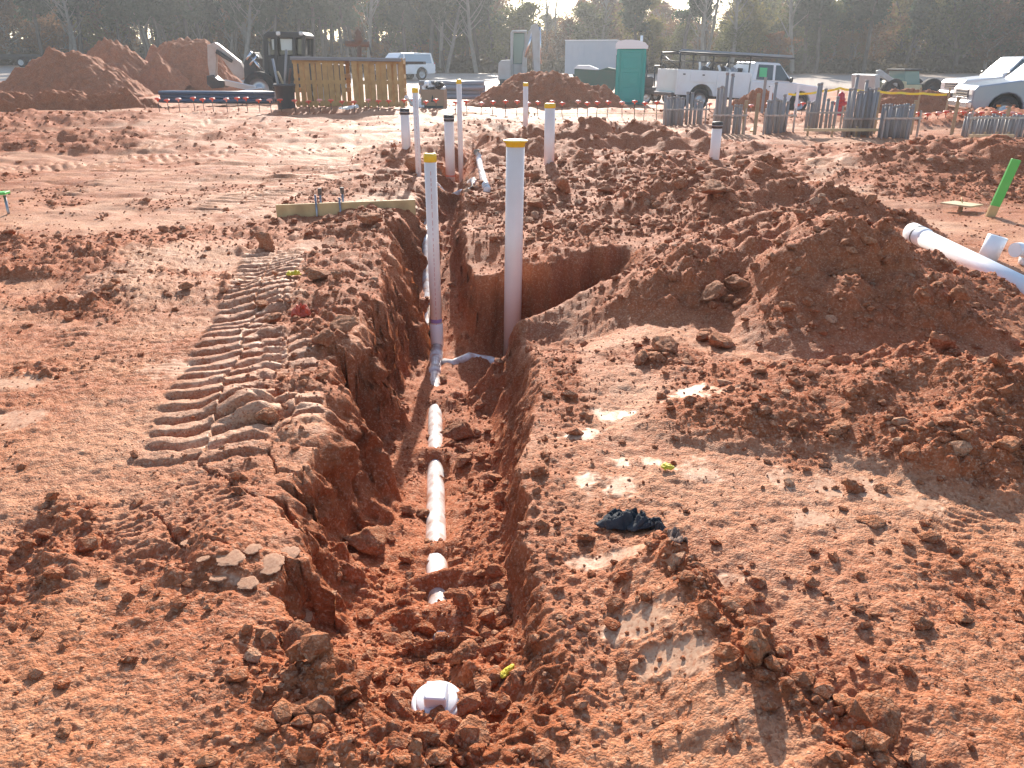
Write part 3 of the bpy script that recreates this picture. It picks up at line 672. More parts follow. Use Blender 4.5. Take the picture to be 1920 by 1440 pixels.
# ------------------------------------------------------------------ form board with stakes
xa, ya = PZ(520, 412); xb, yb = PZ(780, 404)
za, zb = gz(xa, ya), gz(xb, yb); zc = max(za, zb, .0) - .02
t = thing('form_board', ((xa + xb) / 2, (ya + yb) / 2, zc), 'yellow lumber form board on edge with four steel stakes beside the trench', 'board', rz=math.atan2(yb - ya, xb - xa), ry=-R(.6))
Lb = math.hypot(xb - xa, yb - ya)
MB().box((0, 0, .085), (Lb, .038, .185), bev=.003).build('board', M['wood'], t)
for px, dy, h in ((597, -.035, .28), (640, -.035, .24), (604, .16, .32), (645, .16, .32)):
    sx = (PZ(px, 408)[0] - (xa + xb) / 2)
    s_ = MB().tube([(sx, dy, -.25), (sx, dy, h)], .012, 10).build('stake', M['steel'], t)
    if dy > 0: MB().box((sx, dy, h - .03), (.045, .045, .07), bev=.006).build('bracket', M['steel_dark'], s_)

# ------------------------------------------------------------------ green-topped batter board at the left, stake and board at the right
x, y = PZ(15, 402); z0 = gz(x, y)
t = thing('batter_board', (x, y, z0), 'low batter board with bright green painted top on a steel stake', 'batter board', rz=R(8))
MB().box((-.42, 0, .235), (.95, .14, .03), rot=(0, R(-2), 0), bev=.003).build('board', M['green_paint'], t)
for sx in (.01, -.78): MB().tube([(sx, 0, -.2), (sx, 0, .22)], .016, 10).build('stake', M['steel'], t)
x, y = PZ(1856, 408); z0 = gz(x, y)
t = thing('survey_stake', (x, y, z0), 'leaning bright green painted survey stake', 'stake', ry=R(11), rx=R(3), rz=R(-3))
MB().box((0, 0, .22), (.105, .035, .9), bev=.003).build('painted_shaft', M['green_paint'], t)
MB().box((0, 0, -.02), (.1056, .0356, .30), bev=.003).build('bare_foot', M['wood'], t)
x, y = PZ(1800, 396); z0 = gz(x, y)
t = thing('plywood_sheet', (x, y, z0), 'small square plywood sheet propped on a stake by the green stake', 'board', rz=R(38), ry=R(2))
MB().box((0, 0, .10), (.36, .36, .018), bev=.002).build('sheet', M['ply'], t)
MB().box((.0, .0, -.03), (.04, .04, .24)).build('prop', M['wood_old'], t)
MB().tube([(.02, .0, .10), (.09, .06, .17)], .006, 6).build('splinter', M['wood'], t)
# loose sewer pipe and fittings
def rest(px, py, d0):                           # nearest place along the ray where the pipe lies on the soil
    d_ = d0
    while d_ > 3 and PD(px, py, d_)[2] < gz(PD(px, py, d_)[0], d_) + .085: d_ -= .05
    return PD(px, py, d_)
a = rest(1712, 436, 8.6); b = rest(1985, 572, 6.4)
A = Vector((a[0], a[1], a[2])); B = Vector((b[0], b[1], b[2])); D = (B - A).normalized()
t = thing('loose_pipe', tuple(A), 'long clean white pipe with grey gasket ring lying across the ground', 'pipe')
q = Vector(); 
MB().tube([D * .10, (B - A)], .079, 32).build('pipe', M['pvc_white'], t)
c = MB().tube([D * -.02, D * .12, D * .24, D * .27], [.090, .090, .090, .080], 32).build('bell_end', M['pvc_white'], t)
MB().tube([D * .125, D * .145], .0925, 32).build('gasket_ring', M['steel_dark'], c)
x, y = PZ(1853, 480, .05); z0 = gz(x, y)
t = thing('pipe_coupling', (x, y, z0 + .02), 'short white pipe coupling standing behind the loose pipe', 'fitting')
MB().lathe([(.06, -.05), (.085, -.05), (.085, .20), (.074, .203), (.072, .10), (.07, -.04)], 32, M=Matrix.Rotation(R(14), 4, 'Y')).build('coupling', M['pvc_white'], t)
x, y = PZ(1925, 488, .05); z0 = gz(x, y)
t = thing('pipe_elbow', (x, y, z0 + .05), 'white pipe elbow fitting lying behind the loose pipe', 'fitting', rz=R(20), s=.72)
el = [(.14 * math.cos(g) - .14, 0, .14 * math.sin(g)) for g in [R(k * 11.25) for k in range(9)]]
MB().tube(el, .078, 24).build('bend', M['pvc_white'], t)
for c0, c1 in (((0, 0, -.07), (0, 0, .02)), ((-.16, 0, .14), (-.25, 0, .14))): MB().tube([c0, c1], .088, 24).build('socket', M['pvc_white'], t)

# ------------------------------------------------------------------ rags and scraps
def rag(name, px, py, sx, sy, rz, m, label, seed, h=.05):
    x, y = PZ(px, py); n = 46; rn = random.Random(seed)
    V = []; 
    for j in range(n):
        for i in range(n):
            u = i / (n - 1) * 2 - 1; v = j / (n - 1) * 2 - 1
            p = Vector((u * 2.2 + seed, v * 2.2, seed * 1.7))
            e = 1 + .35 * mnoise.noise(Vector((math.atan2(v, u) * 1.3, seed, 0)))
            lx = u * sx * e * (1 - .25 * v * v) + .02 * mnoise.noise(p * 1.5); ly = v * sy * e + .02 * mnoise.noise(p * 1.5 + Vector((9, 0, 0)))
            f = abs(mnoise.noise(p * .9)) * 1.3 + .6 * abs(mnoise.noise(p * 2.1)) + .25 * abs(mnoise.noise(p * 5))
            q = max(abs(u), abs(v)); z = f * h * (1 - q ** 4) + .004
            c, s = math.cos(rz), math.sin(rz); wx_, wy_ = x + lx * c - ly * s, y + lx * s + ly * c
            V.append((wx_, wy_, z))
    V = np.array(V); V[:, 2] += terrain(V[:, 0], V[:, 1])[0] + .010
    i = np.arange(n * n).reshape(n, n); Fq = np.stack([i[:-1, :-1], i[:-1, 1:], i[1:, 1:], i[1:, :-1]], -1).reshape(-1, 4)
    me = npmesh(name, V, Fq, M[m]); o = link(me, name)
    sol = o.modifiers.new('thick', 'SOLIDIFY'); sol.thickness = .004; sol.offset = 1
    return tag(o, label, 'cloth' if 'scrap' not in name else 'scrap')
rag('rag', 1187, 995, .125, .062, R(-24), 'rag', 'crumpled dark blue-black rag lying on flat clay', 3.3, .075)
rag('rag', 1270, 1070, .040, .10, R(-20), 'rag2', 'muddy brown rag draped over the head of the clod ridge', 8.1, .05)
rag('plastic_scrap', 950, 1210, .016, .010, R(30), 'yscrap', 'yellow scrap among clods by the near end hole', 5.2, .016)
rag('plastic_scrap', 1250, 884, .020, .016, R(10), 'yscrap', 'yellow scrap on the flat clay near the dark rag', 6.4, .016)
rag('plastic_scrap', 553, 535, .050, .022, R(20), 'yscrap', 'yellow scrap on the crumbly lip near the form board', 2.4, .03)
rag('plastic_scrap', 566, 600, .06, .05, R(20), 'redscrap', 'red plastic scrap on the crumbly trench lip', 1.4, .09)

# ------------------------------------------------------------------ single large clods
PROTO = [rock_shape(300 + i, 4, 13, .22) for i in range(9)]
PMESH = [npmesh('clay_clod', v, f, M['clod'], smooth=True) for v, f in PROTO]
M['crust'] = mat('pale_crust', (.52, .26, .14), .7, noise=.9, nscale=5, col2=(.40, .15, .065), bump=.5, bscale=40)
PLATE = [npmesh('crust_plate', *PROTO[k], M['crust'], smooth=True) for k in (1, 4, 6)]
def clod(px, py, wpx, label, group=None, k=None, zz=None, sink=.15, tall=1.0, name='clay_clod'):
    x, y = PZ(px, py, 0 if zz is None else zz)
    for _ in range(4): x, y = PZ(px, py, gz(x, y))
    za = y * math.cos(PITCH) + (EYE - gz(x, y)) * math.sin(PITCH)
    s = wpx / F * za / 2
    o = link(PMESH[(int(px * 7 + py * 3) if k is None else k) % len(PMESH)], name)
    o.location = (x, y, gz(x, y) + s * (.62 * tall - sink)); o.scale = (s, s * .95, s * tall)
    o.rotation_euler = (random.uniform(-.3, .3), random.uniform(-.3, .3), random.uniform(0, 6.28))
    return tag(o, label, 'clod', group)
for px, py, w_, lab, tl in (
    (1412, 1235, 88, 'pointed pale clod standing upright on the clod ridge', 1.25), (1462, 1268, 52, 'clod leaning against the pointed pale clod', 1.0),
    (1612, 1385, 165, 'largest cracked boulder clod at the foot of the clod ridge', .95), (868, 1238, 78, 'flat-topped clod above the white cleanout plug', .9),
    (820, 1238, 44, 'rounded clod beside the flat-topped clod by the plug', .9), (690, 1030, 100, 'big block fallen against the left trench wall', .9),
    (858, 822, 56, 'upright clod beside the muddy drain pipe', 1.25), (870, 870, 44, 'low clod just below the upright clod by the pipe', .8),
    (550, 1190, 105, 'boulder clod hanging on the near left trench lip', .85), (505, 795, 58, 'angular clod on flat ground left of the trench', .9),
    (592, 525, 58, 'squared red block on the crumbly lip by the form board', .85), (1330, 585, 70, 'large split clod at the foot of the spoil mounds', .8),
    (1330, 372, 72, 'yellowish boulder on the peaked spoil mound', .85), (1385, 485, 70, 'pale long clod on the saddle between spoil mounds', .7),
    (1003, 370, 44, 'red clod right of the wide near riser', .95), (1640, 980, 66, 'flat slab clod casting a shadow on packed clay', .45), (1745, 1015, 42, 'rounded clod on packed clay beyond the flat slab', .8),
    (1722, 1175, 50, 'dark red clod with long shadow on the bare right foreground', .9), (1806, 1165, 40, 'pale clod beside a white chip on bare clay', .8), (1830, 1185, 50, 'thin white stone chip on bare clay', .25),
    (1538, 1195, 34, 'small pale oval clod right of the ridge', .7), (1640, 1155, 26, 'tiny pale oval clod on the bare right foreground', .7), (98, 938, 32, 'lone pale clod on the smooth left foreground', .9),
    (1098, 1010, 42, 'pale clod left of the dark rag', .8), (120, 1375, 34, 'lone clod at the lower left foreground', .8), (390, 1142, 22, 'small pale clod left of the boulder clod', .9),
    (1345, 1262, 28, 'small flat clod left of the clod ridge', .6), (1232, 1395, 34, 'tilted stone on rough clay left of the big boulder', 1.0), (880, 1385, 80, 'flat pale slab clod beside the cleanout plug', .4),
    (762, 295, 0, '', 0), (780, 325, 60, 'red lump at the foot of the thick capped pipe', 1.0), (1400, 333, 60, 'block clod on top of the peaked spoil mound', .8), (1320, 325, 44, 'rounded clod in front of the short black-capped pipe', .8),
    (500, 468, 40, 'tall slab clod tilted on the left lip by the form board', 1.2), (640, 610, 60, 'clod on the crown of the left trench wall', .7), (613, 645, 60, 'cluster clod under the left trench lip', .8),
    (560, 433, 36, 'pale flat stone under the form board', .4), (690, 420, 60, 'clod leaning on the form board', .8), (1880, 880, 60, 'reddish clod at the foot of the low right mound', .8), (1795, 880, 44, 'block clod on the low right mound face', .9)):
    if w_:
        o = clod(px, py, w_, lab, tall=tl)
        if 'pointed' in lab or 'largest' in lab: o.location.z += o.scale.x * .22; o.rotation_euler = (.05, -.1, 1.2)
for px, py, w_ in ((432, 1046, 60), (505, 1056, 74), (415, 1092, 40), (545, 1040, 52), (465, 1092, 46), (470, 1032, 44), (560, 1075, 48), (385, 1060, 30), (350, 1020, 28)):
    o = clod(px, py, w_, 'pale flat crust plate breaking off the cracked left lip', 'crust plates on the cracked left lip', tall=.22, name='crust_plate'); o.data = PLATE[int(px) % 3]; o.rotation_euler = (random.uniform(-.08, .08), random.uniform(-.08, .08), random.uniform(0, 6)); o.location.z += .004
# look-alike clods, grouped by where they lie
CLEAR = (820, 1328)
def area(n, x0, x1, y0, y1, w0, w1, label, group, seed):
    rn = random.Random(seed)
    for _ in range(n):
        qx, qy = rn.uniform(x0, x1), rn.uniform(y0, y1)
        if math.hypot(qx - CLEAR[0], qy - CLEAR[1]) < 75: qy = y0 + 20
        clod(qx, qy, w0 * (w1 / w0) ** rn.random() ** 2, label, group, k=rn.randrange(9), tall=rn.uniform(.7, 1.0))
area(40, 700, 950, 700, 1180, 16, 40, 'fist-sized red clod on the trench floor', 'clods on the trench floor', 1)
area(26, 640, 1000, 1195, 1340, 18, 40, 'clod heaped round the cleanout plug', 'clods round the cleanout plug', 2)
area(44, 1200, 1850, 470, 690, 18, 62, 'clod on the broad spoil mound', 'clods on the broad spoil mound', 3)
area(28, 1480, 1900, 760, 930, 18, 56, 'clod on the low right-hand mound', 'clods on the low right-hand mound', 4)
area(26, 1280, 1620, 1080, 1400, 16, 40, 'clod along the foreground ridge', 'clods along the foreground ridge', 5)
area(34, 480, 720, 440, 720, 14, 40, 'clod on the crumbly left lip', 'clods on the crumbly left lip', 6)
area(34, 900, 1320, 270, 440, 14, 50, 'clod on the churned belt beyond the pit', 'clods on the churned belt', 7)
area(20, 1230, 1560, 340, 470, 14, 40, 'clod on the peaked spoil mound slope', 'clods on the peaked spoil mound', 8)
area(16, 160, 420, 430, 560, 12, 34, 'clod in the scattered heap on the left yard', 'clods on the left yard', 9)

# ------------------------------------------------------------------ the far side of the yard
def mv(name, *a, **k): M[name] = mat(name, *a, **k)
mv('white_paint', (.78, .79, .80), .3, coat=.4, noise=.25, nscale=2, col2=(.62, .55, .50)); mv('silver_paint', (.24, .29, .36), .28, metal=.35, coat=.6, noise=.15, nscale=2, col2=(.42, .38, .36))
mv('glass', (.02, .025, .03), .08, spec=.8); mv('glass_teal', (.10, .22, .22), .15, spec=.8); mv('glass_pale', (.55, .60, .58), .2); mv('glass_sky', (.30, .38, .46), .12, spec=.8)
mv('tyre', (.025, .024, .023), .85, noise=.4, nscale=9, col2=(.12, .06, .04)); mv('rim', (.45, .45, .46), .4, metal=.8)
mv('black_frame', (.018, .019, .021), .5); mv('grille', (.09, .09, .10), .4, metal=.5); mv('chrome', (.62, .62, .64), .25, metal=.9)
mv('lamp_red', (.5, .03, .02), .3); mv('lamp_amber', (.85, .30, .05), .3); mv('lamp_clear', (.75, .75, .72), .15)
mv('machine_cream', (.50, .40, .34), .5, noise=.5, nscale=4, col2=(.36, .24, .18)); mv('machine_grey', (.40, .42, .42), .5, noise=.4, nscale=3, col2=(.30, .27, .24)); mv('machine_dark', (.035, .035, .038), .6, noise=.4, nscale=5, col2=(.10, .07, .05)); mv('machine_yellow', (.55, .50, .30), .5, noise=.4, nscale=4, col2=(.40, .32, .2))
mv('teal', (.008, .32, .28), .45, noise=.3, nscale=2, col2=(.010, .25, .22)); mv('teal_dark', (.008, .14, .13), .5); mv('roof_white', (.80, .80, .80), .45)
mv('conduit', (.27, .255, .245), .5, noise=.35, nscale=6, col2=(.30, .24, .21)); mv('blue_pipe', (.045, .075, .13), .38, noise=.3, nscale=4, col2=(.10, .10, .12)); mv('grey_pipe', (.26, .28, .31), .35, noise=.3, nscale=4, col2=(.18, .19, .21))
mv('rebar', (.11, .065, .045), .7); mv('cap_orange', (.78, .10, .045), .4); mv('cap_pink', (.85, .35, .28), .4)
mv('pallet', (.50, .30, .11), .75, noise=.7, nscale=6, col2=(.34, .19, .07), bump=.3); mv('slab', (.20, .205, .22), .5, noise=.3, nscale=3, col2=(.14, .14, .15)); mv('bin', (.055, .06, .068), .55, noise=.3, nscale=6, col2=(.10, .09, .085))
mv('cardboard', (.33, .23, .15), .85, noise=.3, nscale=5, col2=(.25, .16, .10)); mv('rust', (.16, .075, .045), .8, noise=.5, nscale=8, col2=(.08, .04, .03)); mv('hydrant_red', (.50, .02, .03), .4); mv('tape', (.88, .66, .03), .4)
mv('trailer_white', (.42, .47, .52), .45, noise=.3, nscale=1.5, col2=(.52, .53, .55)); mv('dumpster', (.03, .10, .07), .6, noise=.4, nscale=4, col2=(.06, .09, .07)); mv('string', (.70, .62, .22), .6); mv('sticker', (.08, .55, .22), .5); mv('print_dark', (.05, .06, .06), .7)

def foot(px, d): 
    x = PD(px, 150, d)[0]; return x, d, gz(x, d)

def dirt_pile(px, top, d, hw, lab, seed, depth=1.0, flat=.15, hump=()):
    x0, _, zt = PD(px, top, d); z0 = gz(x0, d); h = zt - z0; r = hw / F * d * .93
    n = 150; V = []; g = np.linspace(-1.25, 1.25, n); U, Wv = np.meshgrid(g, g); U = U.ravel(); Wv = Wv.ravel()
    X = U * r; Y = Wv * r * depth
    q = np.hypot(U + .10 * fbm(X, Y, .5, 3, seed), Wv + .10 * fbm(X, Y, .5, 3, seed + 5))
    e = np.clip((1 - q) / (1 - flat), 0, 1); e = e * (1.18 - .18 * e) 
    Z = h * np.minimum(e, 1)
    for hx, hh, hr in hump:
        qq = np.hypot(U - hx, Wv * .9); Z = np.maximum(Z, h * hh * np.clip(1 - qq / hr, 0, 1) ** .9)
    ed = ss(0, .25, Z / h)
    Z = Z * (1 + .16 * fbm(X, Y, .8, 4, seed + 9)) + ed * (.20 * fbm(X, Y, 1.7, 5, seed + 3, .6) + .14 * cell(X, Y, 2.2, seed + 20, .4) + .10 * cell(X, Y, 4.5, seed + 30, .5)) - .25 * (1 - ss(0, .05, Z / h))
    gzv = terrain(X + x0, Y + d)[0]
    V = np.stack([X, Y, Z + gzv - z0], 1); i = np.arange(n * n).reshape(n, n)
    Fq = np.stack([i[:-1, :-1], i[:-1, 1:], i[1:, 1:], i[1:, :-1]], -1).reshape(-1, 4)
    keep = (Z[Fq] > -.2).any(1); me = npmesh('dirt_pile', V, Fq[keep], M['clod_pile'])
    o = link(me, 'dirt_pile'); o.location = (x0, d, z0); return tag(o, lab, 'dirt pile')
M['clod_pile'] = soil_mat('pile_clay', False, .12)
dirt_pile(125, 103, 37, 150, 'rounded dark red dirt pile in front of the flatbed trailer', 11, .8, .2)
dirt_pile(205, 80, 42, 110, 'tall red dirt pile between the rounded pile and the backhoe bucket', 12, .9, .12, ((.75, .8, .6),))
dirt_pile(345, 80, 45, 105, 'broad red dirt pile right behind the cream digger arm', 13, .9, .35, ((-.55, .95, .5),))
dirt_pile(70, 178, 27, 160, 'low red berm in front of the rounded dirt pile', 15, .35, .5, ((.5, .9, .6),))
dirt_pile(215, 176, 26.5, 90, 'low red berm left of the dark blue pipes', 16, .5, .4)
dirt_pile(1425, 172, 30.5, 62, 'small red dirt heap before the service truck doors', 17, .6, .2)
dirt_pile(1695, 172, 33, 125, 'long red dirt heap before the wheel loader', 18, .5, .4, ((.7, 1.1, .5),))
dirt_pile(1020, 140, 27.5, 150, 'dark red dirt pile in front of the excavator', 14, .75, .30, ((.55, .82, .55),))

# ---- vehicles
def wheel(t, x, y, z, r, wd, face, hub='rim'):
    w_ = MB().lathe([(r * .62, -wd / 2), (r * .94, -wd / 2), (r, -wd * .32), (r, wd * .32), (r * .94, wd / 2), (r * .62, wd / 2)], 28, M=Matrix.Translation((x, y, z)) @ Matrix.Rotation(R(90), 4, 'X')).build('wheel', M['tyre'], t)
    MB().lathe([(.001, wd * .30), (r * .2, wd * .34), (r * .25, wd * .22), (r * .5, wd * .25), (r * .63, wd * .46)], 20, M=Matrix.Translation((x, y, z)) @ Matrix.Rotation(R(90) if face < 0 else R(-90), 4, 'X')).build('rim', M[hub], w_)
def arch(cx, cz, r, n=9, a0=180, a1=0): return [(cx + r * math.cos(R(a0 + (a1 - a0) * i / (n - 1))), cz + r * math.sin(R(a0 + (a1 - a0) * i / (n - 1)))) for i in range(n)]
def pickup(t, paint, L=5.6, Wd=1.95, crew=1.9, hood=1.35, body=True, glass='glass', roof=1.92, belt=1.22, rear='bed', scale=1):
    """front towards +x; ground at z = 0"""
    xf = L / 2; xr = -L / 2; fw = xf - .95; rw = xr + 1.15; hw = Wd / 2; r = .40
    xc = xf - hood; xb = xc - crew                     # windscreen foot, cab back
    cab_low = [(xb, .42)] + [(fw - .52, .42)] + arch(fw, .42, .48) + [(xf - .12, .42), (xf, .55), (xf, .98), (xf - .10, 1.10), (xc, belt), (xb, belt)]
    if rear == 'suv': cab_low = [(xr + .05, .45), (rw - .5, .42)] + arch(rw, .42, .47) + cab_low[1:-1] + [(xr, belt), (xr - .02, .8)]
    b = MB().prism(cab_low, -hw, hw).build('body', M[paint], t)
    bv = b.modifiers.new('bevel', 'BEVEL'); bv.width = .05; bv.segments = 3; bv.limit_method = 'ANGLE'; bv.angle_limit = R(40)
    MB().box((0, 0, .66), (L - .5, Wd - .62, .46)).build('underbody', M['machine_dark'], t)
    # greenhouse
    bx = xr + .05 if rear == 'suv' else xb; ins = .13
    lo = [(bx, belt - .01), (xc - .02, belt - .01)]; hi = [(bx + .18, roof), (xc - .72, roof)]
    v = [(lo[0][0], -hw + .03, lo[0][1]), (lo[1][0], -hw + .03, lo[1][1]), (lo[1][0], hw - .03, lo[1][1]), (lo[0][0], hw - .03, lo[0][1]),
         (hi[0][0], -hw + ins, hi[0][1]), (hi[1][0], -hw + ins, hi[1][1]), (hi[1][0], hw - ins, hi[1][1]), (hi[0][0], hw - ins, hi[0][1])]
    g = MB().add(v, [(0, 3, 2, 1), (4, 5, 6, 7), (0, 1, 5, 4), (1, 2, 6, 5), (2, 3, 7, 6), (3, 0, 4, 7)]).build('cab', M[paint], t)
    bv = g.modifiers.new('bevel', 'BEVEL'); bv.width = .06; bv.segments = 3
    def pane(a, c, e, f, m=glass, name='window', par=None):         # quad set slightly proud of the cab
        n = (Vector(c) - Vector(a)).cross(Vector(f) - Vector(a)).normalized(); q = [Vector(k) + n * .006 for k in (a, c, e, f)] + [Vector(k) - n * .03 for k in (a, c, e, f)]
        return MB().add(q, [(0, 1, 2, 3), (7, 6, 5, 4), (0, 4, 5, 1), (1, 5, 6, 2), (2, 6, 7, 3), (3, 7, 4, 0)]).build(name, M[m], par or t)
    def side(x, h, s):                                             # point on the slanted cab side
        k = (h - belt) / (roof - belt); return (x, s * (hw - .03 + (.03 - ins) * k), h)
    mid = xc - .95; pk = []
    for s in (-1, 1):
        order = (lambda *p: p) if s < 0 else (lambda *p: (p[1], p[0], p[3], p[2]))
        w1 = order(side(mid + .05, belt + .05, s), side(xc - .18, belt + .05, s), side(xc - .68, roof - .09, s), side(mid + .05, roof - .09, s)); pane(*w1)
        x0 = bx + .18
        w2 = order(side(x0 + .05, belt + .05, s), side(mid - .06, belt + .05, s), side(mid - .06, roof - .09, s), side(x0 + .12, roof - .09, s)); pk.append(pane(*w2))
        MB().box((mid - .12, s * (hw + .006), 1.02), (.16, .02, .035)).build('door_handle', M['black_frame'], t)
        MB().box((xc - .22, s * (hw + .10), belt + .10), (.10, .18, .20), bev=.03).build('mirror', M['black_frame'], t)
        MB().box((xf - .05, s * (hw - .24), .92), (.14, .34, .20), bev=.03).build('headlight', M['lamp_clear'], t)
        wheel(t, fw, s * (hw - .13), r, r, .26, s); wheel(t, rw, s * (hw - .13), r, r, .26, s)
    pane((xc - .08, -hw + .12, belt + .06), (xc - .08, hw - .12, belt + .06), (xc - .68, hw - .22, roof - .07), (xc - .68, -hw + .22, roof - .07), glass, 'windscreen')
    MB().box((xf + .03, 0, .56), (.18, Wd - .06, .24), bev=.05).build('front_bumper', M['chrome' if paint == 'silver_paint' else 'grille'], t)
    gr = MB().box((xf - .02, 0, .88), (.10, Wd - .85, .26), bev=.02).build('grille', M['grille'], t)
    for k in range(3): MB().box((xf + .035, 0, .80 + k * .08), (.02, Wd - .95, .025)).build('bar', M['chrome'], gr)
    if rear == 'bed':
        q = [(xr, .55), (rw - .52, .55), (rw - .48, .42)] + arch(rw, .42, .48) + [(xb - .04, .42), (xb - .04, belt), (xr, belt)]
        o = MB().prism(q, -hw, hw).build('bed', M[paint], t); bv = o.modifiers.new('bevel', 'BEVEL'); bv.width = .04; bv.segments = 2; bv.limit_method = 'ANGLE'
    if rear != 'service':
        MB().box((xr - .05, 0, .55), (.14, Wd - .1, .18), bev=.03).build('rear_bumper', M['chrome'], t)
        for s in (-1, 1): MB().box((xr - .005, s * (hw - .1), 1.0), (.05, .14, .34), bev=.02).build('tail_light', M['lamp_red'], t)
    return dict(xf=xf, xr=xr, xb=xb, xc=xc, rw=rw, hw=hw, panes=pk)

x, y, z = foot(1385, 36)
t = thing('service_truck', (x, y, -.22), 'white crew cab service truck with ladder rack and tool body', 'truck', rz=R(13), ry=R(2.6))
g = pickup(t, 'white_paint', L=6.7, rear='service', crew=2.0, roof=1.95)
q = [(g['xr'], .55), (g['rw'] - .55, .55)] + arch(g['rw'], .45, .55, 9, 170, 10) + [(g['xb'] - .08, .50), (g['xb'] - .08, 1.52), (g['xr'], 1.52)]
o = MB().prism(q, -1.02, 1.02).build('tool_body', M['white_paint'], t); bv = o.modifiers.new('bevel', 'BEVEL'); bv.width = .025; bv.segments = 2; bv.limit_method = 'ANGLE'
for s in (-1, 1):
    for a, b_, c0, c1 in ((g['xr'] + .06, g['rw'] - .62, .62, 1.46), (g['rw'] - .56, g['rw'] + .56, 1.06, 1.46), (g['rw'] + .62, g['xb'] - .14, .56, 1.46)):
        dr = MB().box(((a + b_) / 2, s * 1.026, (c0 + c1) / 2), (b_ - a, .03, c1 - c0), bev=.008).build('locker_door', M['white_paint'], t)
        MB().box(((a + b_) / 2, s * 1.047, c1 - .12), (.10, .02, .05)).build('latch', M['grille'], dr)
MB().box((g['xr'] - .06, 0, .55), (.14, 1.9, .16), bev=.03).build('rear_bumper', M['grille'], t)
rk = MB()
for s in (-1, 1):
    rk.tube([(g['xr'] + .05, s * .95, 2.15), (g['xf'] - 1.5, s * .95, 2.15)], .035, 8)
    for px_ in (g['xr'] + .08, g['xr'] + 1.55, g['xb'] - .15): rk.tube([(px_, s * .95, 1.50), (px_, s * .95, 2.15)], .03, 8)
    rk.tube([(g['xr'] + .08, s * .95, 1.85), (g['xb'] - .15, s * .95, 1.85)], .018, 8)
for k in range(7): xx = g['xr'] + .1 + k * .78; rk.tube([(xx, -.95, 2.16), (xx, .95, 2.16)], .028, 8)
rk.tube([(g['xr'] + .08, -.95, 1.55), (g['xr'] + .08, .95, 2.12)], .02, 8)
rk.build('ladder_rack', M['black_frame'], t)
p = g['panes'][0]; MB().box((g['xb'] + .52, -g['hw'] + .055, 1.56), (.34, .02, .36), rot=(R(-8), 0, 0)).build('sticker', M['sticker'], p)
# load carried on the truck
for k in range(5):
    tt = thing('long_ladder' if k == 0 else 'carried_pipe', (x, y, -.22), 'grey ladder lying on the service truck rack' if k == 0 else 'grey pipe carried on the service truck rack', 'ladder' if k == 0 else 'pipe', None if k == 0 else 'pipes on the truck rack', rz=R(13), ry=R(2.6))
    if k == 0:
        for s in (-.22, .22): MB().box((-.3, .5 + s, 2.235), (4.6, .03, .08)).build('rail', M['grey_pipe'], tt)
        for j in range(13): MB().tube([(-2.4 + j * .35, .28, 2.235), (-2.4 + j * .35, .72, 2.235)], .016, 6).build('rung', M['grey_pipe'], tt)
    else: MB().tube([(-3.2 + .1 * k, -.75 + k * .14, 2.235), (2.1 - .2 * k, -.75 + k * .14, 2.235)], .045, 10).build('pipe', M['grey_pipe' if k % 2 else 'machine_dark'], tt)
rn = random.Random(5)
for k in range(9):
    xx = -1.9 + rn.random() * 2.0 * .95; tt = thing('scrap_part', (x, y, -.22), 'odd metal part piled in the service truck bed', 'parts', 'parts piled in the truck bed', rz=R(13), ry=R(2.6))
    a = Vector((xx, rn.uniform(-.7, .3), 1.50)); MB().tube([a, a + Vector((rn.uniform(-.3, .3), rn.uniform(-.2, .2), rn.uniform(.15, .40)))], .05, 8).build('rod', M['white_paint' if k % 3 else 'machine_dark'], tt)
    MB().box(a + Vector((.08, 0, .06)), (.22, .22, .20), rot=(0, .4, rn.random())).build('block', M['machine_dark' if k % 2 else 'grey_pipe'], tt)

x, y, z = foot(2010, 25.5)
t = thing('pickup_truck', (x, y, z - .02), 'silver pickup truck parked behind the long conduit row', 'truck', rz=R(168)); pickup(t, 'silver_paint', L=5.9, Wd=2.05, roof=1.95, belt=1.28, glass='glass_sky')
MB().box((2.2, 1.035, .55), (.12, .02, .06)).build('marker_light', M['lamp_amber'], t)
x, y, z = foot(1925, 33)
t = thing('pickup_truck', (x, y, z + .12), 'white pickup whose bonnet shows past the silver pickup', 'truck', rz=R(176)); pickup(t, 'white_paint', L=5.6)
x, y, z = foot(752, 60)
t = thing('sport_utility_car', (x, y, z), 'white sport utility car behind the slatted wooden crates', 'car', rz=R(-140)); pickup(t, 'white_paint', L=4.7, Wd=1.85, roof=1.80, belt=1.08, rear='suv', crew=2.6, hood=1.2, glass='glass_sky')
x, y, z = foot(1222, 40)
t = thing('utility_cart', (x, y, z), 'dark utility cart parked between portable toilet and service truck', 'cart', rz=R(20))
MB().box((0, 0, .55), (1.6, 1.2, .35), bev=.06).build('body', M['machine_dark'], t); MB().box((-.45, 0, .95), (.6, 1.1, .5), bev=.08).build('seat', M['machine_dark'], t)
fr = MB()
for sx in (-.6, .45):
    for s in (-.5, .5): fr.tube([(sx, s, .7), (sx * .9, s, 1.65)], .03, 8)
    fr.tube([(sx * .9, -.5, 1.65), (sx * .9, .5, 1.65)], .03, 8)
fr.build('roll_cage', M['black_frame'], t)
for sx in (-.6, .6):
    for s in (-1, 1): wheel(t, sx, s * .58, .28, .28, .2, s)

